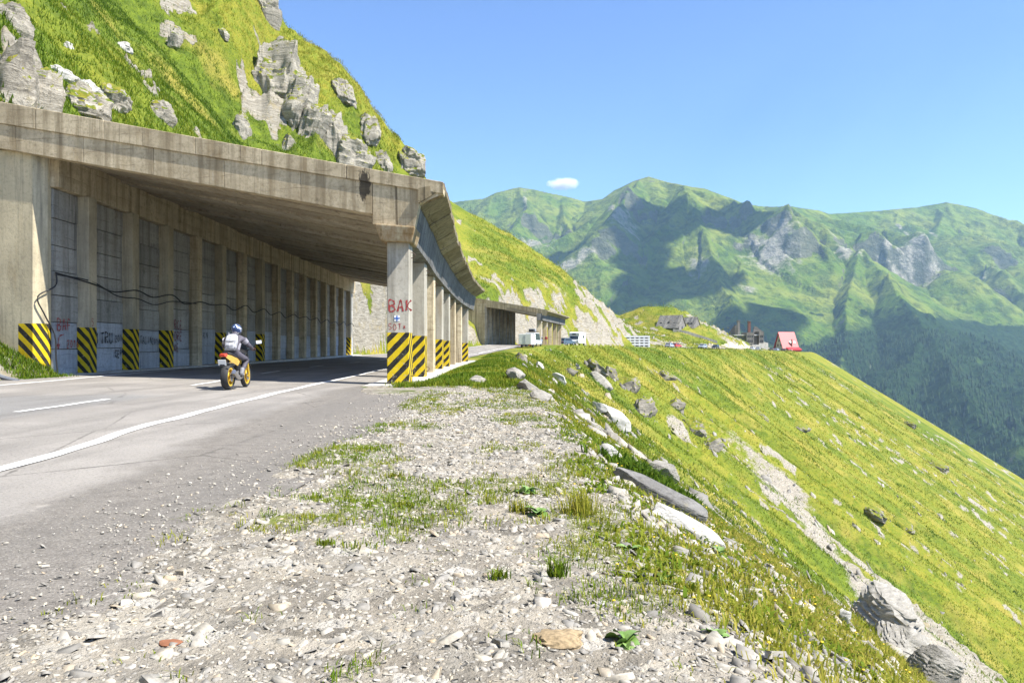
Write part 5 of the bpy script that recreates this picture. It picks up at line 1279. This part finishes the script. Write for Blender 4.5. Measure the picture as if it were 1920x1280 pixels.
L(MB().sweep([[(w_ * x_, y0 - d_ + .02 * abs(x_), z_) for x_ in (-1, 0, 1)] + [(w_ * x_, y0 - d_ - .035 + .02 * abs(x_), z_) for x_ in (1, 0, -1)] for z_, w_, d_, y0 in ((1.06, .10, .11, .25), (1.15, .11, .13, .26), (1.22, .10, .13, .29))]), 'pack_pocket', m_bp, bp, bevel=.008)
L(MB().box((0, .165, 1.245), (.30, .012, .02), rot=Euler((.25, 0, 0))), 'pack_strap', m_bpd, bp)
for sx in (1, -1):
    L(MB().tube([(sx * .10, .33, 1.40), (sx * .13, .45, 1.475), (sx * .14, .60, 1.37), (sx * .15, .52, 1.15), (sx * .14, .30, 1.08)], .018, 6), 'shoulder_strap', m_bpd, bp)
L(MB().hexa([(-.13, .10, 1.0), (.13, .10, 1.0), (.14, .27, 1.0), (-.14, .27, 1.0)], [(-.14, .11, 1.07), (.14, .11, 1.07), (.14, .30, 1.07), (-.14, .30, 1.07)]), 'pack_base', m_bpd, bp, bevel=.02)

# ------------------------------------------------------------------ vehicles
m_glass = plain('vehicle_glass', (.03, .04, .05), .12); m_lamp = plain('vehicle_lamp', (.55, .10, .06), .3)
def car(p, heading, col, label, L_=4.3, W_=1.75, H_=1.46, kind='car', name='parked_car', group='cars parked along the far road'):
    """heading: compass angle of the nose from +Y towards +X (degrees)"""
    key = 'car_paint_%d_%d_%d' % tuple(int(c * 99) for c in col)
    pm = MATS.get(key) or plain(key, col, .3, .1, var=.05)
    root = empty(name, p, label, 'van' if kind == 'van' else 'car', group, rz=R(-heading))
    h = W_ / 2; hl = L_ / 2
    low = [(-hl, .32), (-hl, .80), (-hl + .15, .95), (hl - .95, .92), (hl - .10, .72), (hl, .50), (hl, .32)]
    m = MB(); m.sweep([[(sx, y, z) for y, z in low] for sx in (-h, h)]); L(m, 'body', pm, root, bevel=.06)
    if kind == 'van': top = [(-hl + .05, .93), (-hl + .10, H_), (hl - 1.3, H_), (hl - .75, .90)]
    else: top = [(-hl + .25, .93), (-hl + .75, H_), (hl - 1.75, H_), (hl - 1.0, .90)]
    m = MB(); m.sweep([[(sx * (1 if z < 1 else .84), y, z) for y, z in top] for sx in (-h * .96, h * .96)]); cab = L(m, 'cabin', pm, root, bevel=.04)
    (y0, z0), (y1, z1), (y2, z2), (y3, z3) = top
    for sx in (-1, 1):
        m = MB(); g = lambda y, z: (sx * (h * .96 * (1 + (-.16) * (z - .93) / (H_ - .93)) + .006), y, z)
        m.add([g(y0 + .35, z0 + .08), g(y3 - .30, z0 + .08), g(y2 - .02, z1 - .10), g(y1 + .12, z1 - .10)], [(0, 1, 2, 3)]); L(m, 'window', m_glass, cab, fix=False)
    for ya, za, yb, zb_, off in ((y0, z0, y1, z1, -.006), (y3, z3, y2, z2, .006)):
        f = lambda t, e: ((ya + (yb - ya) * t) + off * 2, za + (zb_ - za) * t, h * (.92 - .13 * t) * e)
        m = MB(); q_ = [f(.14, -.92), f(.14, .92), f(.88, .92), f(.88, -.92)]
        m.add([(x, y, z + .008) for y, z, x in q_], [(0, 1, 2, 3)]); L(m, 'windscreen', m_glass, cab, fix=False)
    for sx in (-1, 1):
        for y in (-hl + .78, hl - .82):
            w = L(MB().lathe([(.0, -.09), (.29, -.09), (.31, -.05), (.31, .05), (.29, .09), (.0, .09)], (1, 0, 0), (sx * (h - .07), y, .31), 16), 'wheel', m_tyre, root, smooth=True)
            L(MB().lathe([(.0, -.1), (.18, -.1), (.18, .1), (.0, .1)], (1, 0, 0), (sx * (h - .065), y, .31), 12), 'rim', m_silver, w)
        L(MB().box((sx * h * .72, -hl - .003, .78), (.28, .03, .14)), 'tail_lamp', m_lamp, root)
        L(MB().box((sx * h * .72, hl - .06, .66), (.30, .06, .12)), 'headlamp', m_white, root)
    return root
def road_spot(x, side=.5):
    """point of the far road on the line of sight through pixel column x"""
    u = (x - 960) / FPX; n = len(L_EDGE); P = L_EDGE * (1 - side) + R_EDGE * side
    idx = [i for i in range(n) if P[i, 1] > 178]; i = min(idx, key=lambda j: abs(P[j, 0] / P[j, 1] - u))
    d = P[min(i + 1, n - 1)] - P[i - 1]
    return Vector((P[i, 0], P[i, 1], float(road_z(P[i, 0], P[i, 1])) + .02)), math.degrees(math.atan2(d[0], d[1]))
for x, side, col, lab, kind, dh in [
        (1253, .25, (.36, .38, .42), 'small grey car on the road just past the slotted wall', 'car', 0), (1269, .25, (.42, .05, .035), 'red car on the road just past the slotted wall', 'car', 0),
        (1316, .6, (.30, .33, .36), 'grey car on the road below the wooden houses', 'car', 180), (1341, .6, (.03, .032, .035), 'black car where the dirt track leaves the road', 'car', 180),
        (1412, .55, (.52, .54, .56), 'silver car parked first below the stone wall', 'car', 0), (1422, .55, (.40, .43, .46), 'grey-blue car parked second below the stone wall', 'car', 0),
        (1446, .55, (.10, .11, .12), 'dark car parked left of the red-roofed house', 'car', 0), (1457, .55, (.30, .33, .37), 'grey car parked at the corner of the red-roofed house', 'car', 0),
        (1470, .62, (.06, .065, .07), 'dark estate car in front of the red porch', 'car', 0), (1483, .62, (.60, .30, .28), 'pale red car in front of the red porch', 'car', 0), (1496, .62, (.70, .71, .72), 'white car right of the red porch', 'car', 0),
        (1506, .7, (.20, .03, .03), 'dark red van last in the row of parked vehicles', 'van', 0)]:
    p, hd = road_spot(x, side)
    car(p, hd + dh + rnd.uniform(-6, 6), col, lab, kind=kind, H_=2.2 if kind == 'van' else 1.46, L_=5.0 if kind == 'van' else 4.3, name='parked_van' if kind == 'van' else 'parked_car')
# near the second gallery
def gp(x, Y): return Vector(((x - 960) / FPX * Y, Y, float(road_z((x - 960) / FPX * Y, Y)) + .01))
p = gp(984, 128); tr = empty('box_trailer', p, 'white box trailer with double rear doors stopped before the far gallery', 'trailer', rz=R(-14))
L(MB().box((0, 1.7, 1.35), (2.1, 3.4, 1.75)), 'cargo_box', m_white, tr, bevel=.03)
for sx in (-1, 1):
    d = L(MB().box((sx * .51, -.025, 1.35), (.98, .04, 1.62)), 'rear_door', plain('pale_door_panel', (.56, .58, .52), .5) if sx == -1 else MATS['pale_door_panel'], tr, bevel=.01)
    L(MB().tube([(sx * .10, -.07, .65), (sx * .10, -.07, 2.05)], .022, 6), 'lock_bar', m_grey, d)
    L(MB().lathe([(.0, -.1), (.30, -.1), (.33, 0), (.30, .1), (.0, .1)], (1, 0, 0), (sx * .95, 1.9, .33), 16), 'wheel', m_tyre, tr)
    L(MB().box((sx * .85, -.03, .40), (.28, .05, .12)), 'tail_lamp', m_lamp, tr)
L(MB().box((0, 1.7, .42), (1.7, 3.5, .12)), 'chassis', m_black, tr)
van = car(gp(1000, 136), 14, (.72, .73, .74), 'white van with loaded roof rack ahead of the box trailer', 5.2, 1.95, 2.25, 'van', 'parked_van', None)
ld = L(MB().box((0, -.4, 2.42), (1.5, 2.8, .06)), 'roof_rack', m_black, van)
for i, (y, w, h) in enumerate([(-1.4, .9, .4), (-.5, 1.1, .5), (.5, .8, .35)]): L(MB().box((rnd.uniform(-.1, .1), y, 2.46 + h / 2), (w, .8, h)), 'luggage', m_grey if i % 2 else m_black, van, bevel=.06)
car(gp(1062, 172), 40, (.07, .11, .15), 'dark blue car parked beside the far gallery columns', 4.4, 1.8, 1.6, 'car', 'parked_car', None)
car(gp(1010, 150), 12, (.30, .36, .55), 'pale blue car half hidden behind the white van', 4.2, 1.75, 1.5, 'car', 'parked_car', None)
p = gp(1083, 176); cv = empty('camper_van', p, 'white camper with dark windscreen parked against the rock face', 'camper', rz=R(160))
L(MB().sweep([[(sx, y, z) for y, z in ((-3, .45), (-3, 2.9), (1.9, 2.95), (2.9, 2.75), (2.7, 2.05), (3.0, 1.35), (3.15, .9), (3.1, .45))] for sx in (-1.12, 1.12)]), 'body', m_white, cv, bevel=.06)
L(MB().hexa([(-.98, 2.98, 1.4), (.98, 2.98, 1.4), (.98, 3.04, 1.38), (-.98, 3.04, 1.38)], [(-.92, 2.70, 2.0), (.92, 2.70, 2.0), (.92, 2.77, 2.0), (-.92, 2.77, 2.0)]), 'windscreen', m_glass, cv)
L(MB().box((0, 2.87, 2.45), (.8, .16, .22)), 'roof_window', m_glass, cv)
for sx in (-1, 1):
    L(MB().box((sx * 1.125, -.8, 1.9), (.02, 1.2, .55)), 'window', m_glass, cv)
    L(MB().box((sx * .8, 3.13, .98), (.32, .06, .18)), 'headlamp', m_grey, cv)
    for y in (-1.6, 2.1): L(MB().lathe([(.0, -.12), (.31, -.12), (.34, 0), (.31, .12), (.0, .12)], (1, 0, 0), (sx * 1.0, y, .34), 16), 'wheel', m_tyre, cv)
# signpost and walker
p = Vector((10.1, 122, 0)); p.z = ground(p.x, p.y); sg = empty('signpost', p, 'dark metal signpost standing at the slope edge before the camper', 'sign')
L(MB().tube([(0, 0, -.2), (0, 0, 2.1)], .045, 8), 'post', m_black, sg); L(MB().box((0, -.05, 1.75), (.55, .04, .42)), 'sign_plate', plain('sign_back', (.10, .105, .11), .6), sg, bevel=.01); L(MB().box((.1, -.05, 1.3), (.62, .04, .22)), 'sign_plate', MATS['sign_back'], sg, bevel=.01)
p = gp(1024, 143); wk = empty('person', p, 'person in red top and shorts standing before the far gallery columns', 'person', rz=R(160))
WJ = {'pelvis': ((0, 0, .92), (.15, .11)), 'chest': ((0, .02, 1.28), (.18, .12)), 'neck': ((0, .02, 1.48), .055), 'head': ((0, .03, 1.60), .075), 'crown': ((0, .02, 1.70), .065)}
WB = [('pelvis', 'chest'), ('chest', 'neck'), ('neck', 'head'), ('head', 'crown')]
for n_, sx in (('r', 1), ('l', -1)):
    WJ.update({'s' + n_: ((sx * .19, .02, 1.40), .065), 'e' + n_: ((sx * .25, -.02, 1.13), .048), 'w' + n_: ((sx * .24, .08, .90), .034), 'h' + n_: ((sx * .25, .10, .80), .038), 'hp' + n_: ((sx * .10, 0, .88), .095), 'k' + n_: ((sx * .11, .03, .50), .062), 'a' + n_: ((sx * .11, 0, .09), .042), 't' + n_: ((sx * .12, .16, .04), .038)})
    WB += [('chest', 's' + n_), ('s' + n_, 'e' + n_), ('e' + n_, 'w' + n_), ('w' + n_, 'h' + n_), ('pelvis', 'hp' + n_), ('hp' + n_, 'k' + n_), ('k' + n_, 'a' + n_), ('a' + n_, 't' + n_)]
k = N('walker_colours'); so = k.sep(k.pos('object')); k.set(Base_Color=k.ramp(k.math('DIVIDE', so[2], 2.0), [(0, (.05, .05, .05)), (.06, (.42, .26, .19)), (.31, (.55, .48, .16)), (.46, (.35, .03, .05)), (.735, (.42, .26, .19)), (.83, (.06, .04, .03))], 'CONSTANT'), Roughness=.8)
skin_body('body', WJ, WB, k.m, wk, 2)

# ------------------------------------------------------------------ slotted concrete crib wall
Y_ = 222; a = px(1162, 653, Y_); cw = empty('crib_wall', (a.x, Y_, 1.5), 'white concrete crib wall with rows of dark slots at the road side', 'wall')
for i in range(5):
    MB().box((a.x + 4.3 - .0, Y_ + .35, 1.75 + i * .74), (8.4, .8, .40)).build('beam', m_white, cw, bevel=.03)
for i in range(4):
    for j in range(7): MB().box((a.x + .35 + j * 1.31, Y_ + .42, 2.12 + i * .74), (.42, .7, .345)).build('block', m_white, cw)
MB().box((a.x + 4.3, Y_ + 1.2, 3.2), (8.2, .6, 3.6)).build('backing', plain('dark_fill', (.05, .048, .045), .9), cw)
MB().hexa([(a.x - 2.2, Y_ + 3, 1.3), (a.x - .05, Y_ + .2, 1.3), (a.x - .05, Y_ + 1.6, 1.3), (a.x - 2.2, Y_ + 4, 1.3)], [(a.x - 2.2, Y_ + 3, 4.2), (a.x - .05, Y_ + .2, 4.9), (a.x - .05, Y_ + 1.6, 4.9), (a.x - 2.2, Y_ + 4, 4.2)]).build('wing', M['concrete'], cw)

# ------------------------------------------------------------------ buildings on the far shelf
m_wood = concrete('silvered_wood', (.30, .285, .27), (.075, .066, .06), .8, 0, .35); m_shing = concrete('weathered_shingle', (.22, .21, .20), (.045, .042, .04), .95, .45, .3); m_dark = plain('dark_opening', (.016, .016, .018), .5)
def wood_house(p, w, d, eave, ridge, rz, label):
    root = empty('wooden_house', p, label, 'house', 'abandoned wooden houses', rz)
    L(MB().box((0, 0, eave / 2 - .5), (w * .94, d * .8, eave + 1)), 'wall', m_wood, root)
    for sx in (-1, 1):
        g = L(MB().add([(sx * w * .47, -d * .4, eave), (sx * w * .47, d * .4, eave), (sx * w * .47, 0, ridge - .35), (sx * (w * .47 - .2), -d * .4, eave), (sx * (w * .47 - .2), d * .4, eave), (sx * (w * .47 - .2), 0, ridge - .35)], [(0, 1, 2), (5, 4, 3), (0, 2, 5, 3), (1, 4, 5, 2), (0, 3, 4, 1)]), 'gable', m_wood, root)
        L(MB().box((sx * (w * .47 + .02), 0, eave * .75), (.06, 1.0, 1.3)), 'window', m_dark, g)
    for sy in (-1, 1):   # each slope in strips of shingles
        for i in range(8):
            x0 = -w / 2 + w * i / 8; x1 = x0 + w / 8 - .04; j = rnd.uniform(-.05, .05)
            m = MB(); m.hexa([(x0, sy * d * .56, eave - .9 + j), (x1, sy * d * .56, eave - .9 + j), (x1, 0, ridge + j), (x0, 0, ridge + j)], [(x0, sy * d * .58, eave - .7 + j), (x1, sy * d * .58, eave - .7 + j), (x1, 0, ridge + .25 + j), (x0, 0, ridge + .25 + j)])
            L(m, 'roof_strip', m_shing, root)
    for i in range(3):
        x0 = -w * .3 + i * w * .27
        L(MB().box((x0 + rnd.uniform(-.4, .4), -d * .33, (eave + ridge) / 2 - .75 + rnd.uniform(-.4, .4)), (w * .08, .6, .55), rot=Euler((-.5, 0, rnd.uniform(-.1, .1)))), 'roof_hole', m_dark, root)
    return root
p = at(1262, 618, 250); wood_house(p + Vector((0, 3.5, -.2)), 10.4, 9.5, 1.5, 6.3, R(-34), 'larger abandoned wooden house with silvered broken roof')
p2_ = at(1301, 618, 250); wood_house(p2_ + Vector((0, 5.5, -.2)), 6.2, 8.0, 1.4, 5.6, R(-38), 'smaller abandoned wooden house right of the larger one')
# roofless masonry ruin
Yr = 372; c0 = px(1402, 640, Yr); zr0 = min(ground(c0.x, Yr), c0.z + 1) - .5
ruin = empty('ruined_building', (c0.x, Yr, zr0), 'roofless masonry ruin with two tall chimneys', 'ruin')
m_stone = concrete('ruin_masonry', (.27, .25, .22), (.09, .082, .075), .7, 0, .3); m_brick = plain('chimney_brick', (.17, .075, .055), .9, var=.3, sc=2)
def rb(x0, x1, z0, z1, y, d, name='wall', mat=m_stone, par=ruin):
    A_, B_ = px(x0, z0, Yr + y), px(x1, z1, Yr + y)
    return MB().box(((A_.x + B_.x) / 2, Yr + y + d / 2, (A_.z + B_.z) / 2), (B_.x - A_.x, d, B_.z - A_.z)).build(name, mat, par)
rb(1378, 1400, 642, 629, 0, 8, 'wall'); w_ = rb(1400, 1414, 646, 623, -2, 9, 'wall'); w3 = rb(1414.3, 1423, 646, 626, 1, 7, 'wall'); w4 = rb(1423.2, 1432, 643, 621, -1, 8, 'wall')
rb(1376, 1424, 629, 627.2, -.6, 10, 'floor_slab', M['pale']); rb(1358, 1379, 630, 628.5, 3, 6, 'floor_slab', M['pale']); rb(1361, 1366, 640, 630, 4, 3, 'pier'); rb(1371, 1375, 640, 630, 4, 3, 'pier')
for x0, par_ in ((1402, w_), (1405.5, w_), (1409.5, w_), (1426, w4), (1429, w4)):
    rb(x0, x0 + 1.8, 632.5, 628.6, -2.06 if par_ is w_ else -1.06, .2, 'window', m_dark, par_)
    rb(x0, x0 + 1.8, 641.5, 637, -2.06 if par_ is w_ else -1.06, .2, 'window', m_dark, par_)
A_ = [px(1366, 628, Yr + 6), px(1381, 628, Yr + 6), px(1381, 609, Yr + 6), px(1378, 609, Yr + 6), px(1370, 619, Yr + 6)]
MB().add(A_ + [v_ + Vector((0, .6, 0)) for v_ in A_], [(0, 1, 2, 3, 4), (9, 8, 7, 6, 5)] + [(i, (i + 1) % 5, (i + 1) % 5 + 5, i + 5) for i in range(5)]).build('gable_wall', m_stone, ruin)
A_ = [px(1412, 624, Yr + 5), px(1431, 622, Yr + 5), px(1426, 618, Yr + 5), px(1418, 612, Yr + 5), px(1414, 612, Yr + 5)]
MB().add(A_ + [v_ + Vector((0, .6, 0)) for v_ in A_], [(0, 1, 2, 3, 4), (9, 8, 7, 6, 5)] + [(i, (i + 1) % 5, (i + 1) % 5 + 5, i + 5) for i in range(5)]).build('gable_wall', m_stone, ruin)
for x0, ht in ((1383, 601.5), (1403, 602.5)):
    ch = rb(x0, x0 + 4.6, 628, ht, 4, 1.3, 'chimney', m_brick if x0 > 1390 else m_stone); rb(x0 - .5, x0 + 5.1, ht, ht - 1, 3.85, 1.6, 'chimney_cap', m_stone, ch)
# red-roofed lodge
Yd = 432; c0 = px(1474, 661, Yd); lodge = empty('mountain_lodge', (c0.x, Yd, c0.z - .3), 'steep red-roofed lodge at the end of the far road', 'house', rz=R(12))
m_rr = plain('red_sheet_roof', (.44, .035, .04), .5, var=.10, sc=1.5); m_pl = plain('cream_plaster', (.55, .49, .38), .8)
L(MB().sweep([[(sx, -4.6, 0), (sx, 4.6, 0), (sx, 2.6, 6.2), (sx, 0, 10.6), (sx, -2.6, 6.2)] for sx in (-4.2, 4.2)]), 'wall', m_pl, lodge)
for sy in (-1, 1):
    rf = L(MB().hexa([(-4.9, sy * 4.75, 2.2), (4.9, sy * 4.75, 2.2), (4.9, sy * .0, 11.3), (-4.9, sy * .0, 11.3)], [(-4.9, sy * 5.0, 2.35), (4.9, sy * 5.0, 2.35), (4.9, sy * .05, 11.6), (-4.9, sy * .05, 11.6)]), 'roof', m_rr, lodge)
    if sy < 0:
        for x in (.5, 2.9): L(MB().box((x, -3.15, 6.0), (1.2, .3, 1.2), rot=Euler((-.48, 0, 0))), 'roof_window', m_white, rf, bevel=.03)
        L(MB().box((.9, -4.1, 5.4), (.5, .5, 4.4)), 'chimney', m_brick, rf)
L(MB().sweep([[(sx, -5.1, 3.0), (sx, -8.2, 1.7), (sx, -8.2, 1.95), (sx, -5.1, 3.3)] for sx in (-3.2, 4.6)]), 'porch_roof', m_rr, lodge)
L(MB().box((.7, -6.4, .9), (7.0, 2.8, 1.9)), 'porch', plain('red_porch_boards', (.42, .07, .06), .6), lodge)
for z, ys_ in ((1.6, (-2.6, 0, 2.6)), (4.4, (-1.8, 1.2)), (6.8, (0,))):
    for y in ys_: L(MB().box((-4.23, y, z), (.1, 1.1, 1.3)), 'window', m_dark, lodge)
# stone retaining walls and dirt track
def wall_along(pts, zb_, zt, th_, name, label, mat):
    root = empty(name, (pts[0][0], pts[0][1], zb_[0]), label, 'wall')
    for i in range(len(pts) - 1):
        a_, b_ = Vector((*pts[i], 0)), Vector((*pts[i + 1], 0)); n_ = (b_ - a_).normalized(); n_ = Vector((-n_.y, n_.x, 0)) * th_
        f = lambda v_, z: (v_.x, v_.y, z)
        MB().hexa([f(a_, zb_[i]), f(b_, zb_[i + 1]), f(b_ + n_, zb_[i + 1]), f(a_ + n_, zb_[i])], [f(a_, zt[i]), f(b_, zt[i + 1]), f(b_ + n_, zt[i + 1]), f(a_ + n_, zt[i])]).build('wall_length', mat, root)
P = [px(x, 655, y_) for x, y_ in ((1362, 338), (1385, 352), (1410, 370), (1432, 390), (1450, 404))]
wall_along([(v_.x - 2.2, v_.y + 1.2) for v_ in P], [-.6] * 5, [1.4, 3.4, 5.0, 5.6, 4.4], 1.0, 'retaining_wall', 'tall pale stone retaining wall beside the far road below the ruin', concrete('retaining_stone', (.38, .365, .33), (.15, .14, .125), .7, 0, .2))
P = [px(x, 622, 332) for x in (1262, 1290, 1318, 1345)]
wall_along([(v_.x, v_.y) for v_ in P], [ground(v_.x, v_.y) - 1.0 for v_ in P], [ground(v_.x, v_.y) + 1.2 for v_ in P], .8, 'retaining_wall', 'low stone wall under the wooden houses', MATS['retaining_stone'])
tk = catmull([(1338, 657, 322), (1362, 653, 332), (1385, 646, 346), (1408, 641, 362)], 8)
V = []
for x, y_, Y0 in tk:
    a_ = px(x, y_, Y0); V += [(a_.x - 1.6, Y0 + .8, ground(a_.x - 1.6, Y0 + .8) + .10), (a_.x + 1.6, Y0 - .8, ground(a_.x + 1.6, Y0 - .8) + .10)]
tag(mesh_np('dirt_track', np.array(V), grid_faces(len(tk), 2), plain('dusty_track', (.42, .36, .26), .95)), kind='structure')

# ------------------------------------------------------------------ clouds: the small one over the saddle, and the drifting ones whose shadows lie on the mountains
k = N('cloud_white'); k.set(Base_Color=(.97, .97, .98), Roughness=1.0)
tr_ = k.n.new("ShaderNodeBsdfTranslucent"); tr_.inputs[0].default_value = (.97, .97, .98, 1); ms = k.n.new("ShaderNodeMixShader"); ms.inputs[0].default_value = .5
k.l.new(k.b.outputs[0], ms.inputs[1]); k.l.new(tr_.outputs[0], ms.inputs[2]); k.l.new(ms.outputs[0], k.out.inputs[0])
def cloud(c_, size, seed, label, n=16):
    q = np.random.default_rng(seed); V = []; F = []; o_ = 0
    for i in range(n):
        off = np.array([q.normal(0, .26), q.normal(0, .26), q.uniform(-.2, .3)]) * np.array(size); rr_ = q.uniform(.16, .34) * min(size[0], size[1])
        v = ICO3[0] * (1 + .25 * fbm(ICO3[0][:, 0] * 3 + seed + i, ICO3[0][:, 1] * 3 + ICO3[0][:, 2] * 2, seed + i, 4))[:, None]
        v = v * np.array([rr_, rr_, rr_ * .55 * size[2] / (.35 * min(size[0], size[1]))]) + off; v[:, 2] = np.maximum(v[:, 2], -size[2] * .35)
        V.append(v); F.append(ICO3[1] + o_); o_ += len(v)
    o = mesh_np('cloud', np.vstack(V), np.vstack(F), k.m, True); o.location = c_
    return tag(o, label, 'cloud')
kc = N('cloud_vapour'); kc.n.remove(kc.b); po = kc.pos('object')
vol = kc.n.new("ShaderNodeVolumePrincipled"); vol.inputs['Color'].default_value = (1, 1, 1, 1); vol.inputs['Anisotropy'].default_value = .0
ln_ = kc.n.new("ShaderNodeVectorMath"); ln_.operation = 'LENGTH'; kc.l.new(kc.scale(po, (1 / 210, 1 / 130, 1 / 75)), ln_.inputs[0])
dens = kc.math('SUBTRACT', kc.math('ADD', kc.noise(po, .011, 6, .65), .12), kc.math('MULTIPLY', ln_.outputs['Value'], .62), True)
kc.l.new(kc.math('MULTIPLY', dens, .05), vol.inputs['Density']); kc.l.new(vol.outputs[0], kc.out.inputs['Volume'])
cl = MB().lathe([(210 * math.sin(t), -75 * math.cos(t)) for t in np.linspace(.02, math.pi - .02, 14)], (0, 0, 1), (0, 0, 0), 24).build('cloud', kc.m)
cl.location = px(1056, 345, 9500); tag(cl, 'small white cloud over the saddle between the peaks', 'cloud')
# shade on the mountain at these places: the cloud stands up-sun of them
hs = sun_dir / sun_dir.z
for i, (x, y, sx_, sy_, lab) in enumerate([(1205, 430, 430, 520, 'drifting cloud above the main peak, out of the picture'), (1270, 545, 330, 320, 'drifting cloud above the middle valley, out of the picture'), (1440, 610, 260, 260, 'drifting cloud above the right valley, out of the picture'), (1400, 405, 260, 200, 'small drifting cloud above the ridge, out of the picture')]):
    hx, hy = mhit(x, y); g = Vector((hx, hy, CAM_Z + (655 - y) / FPX * hy)); H_ = 3300 - g.z
    cloud(g + hs * H_, (sx_, sy_, 160), 40 + i, lab, 18)

# ------------------------------------------------------------------ air
k = N('hazy_air'); k.n.remove(k.b)
pv = k.n.new("ShaderNodeVolumePrincipled")
pv.inputs['Color'].default_value = (.50, .74, 1.0, 1); pv.inputs['Density'].default_value = .000062; pv.inputs['Anisotropy'].default_value = .1
k.l.new(pv.outputs[0], k.out.inputs['Volume'])
haze = MB().box((700, 2850, 75), (11000, 7700, 1950)).build('haze', k.m)
tag(haze, kind='stuff')
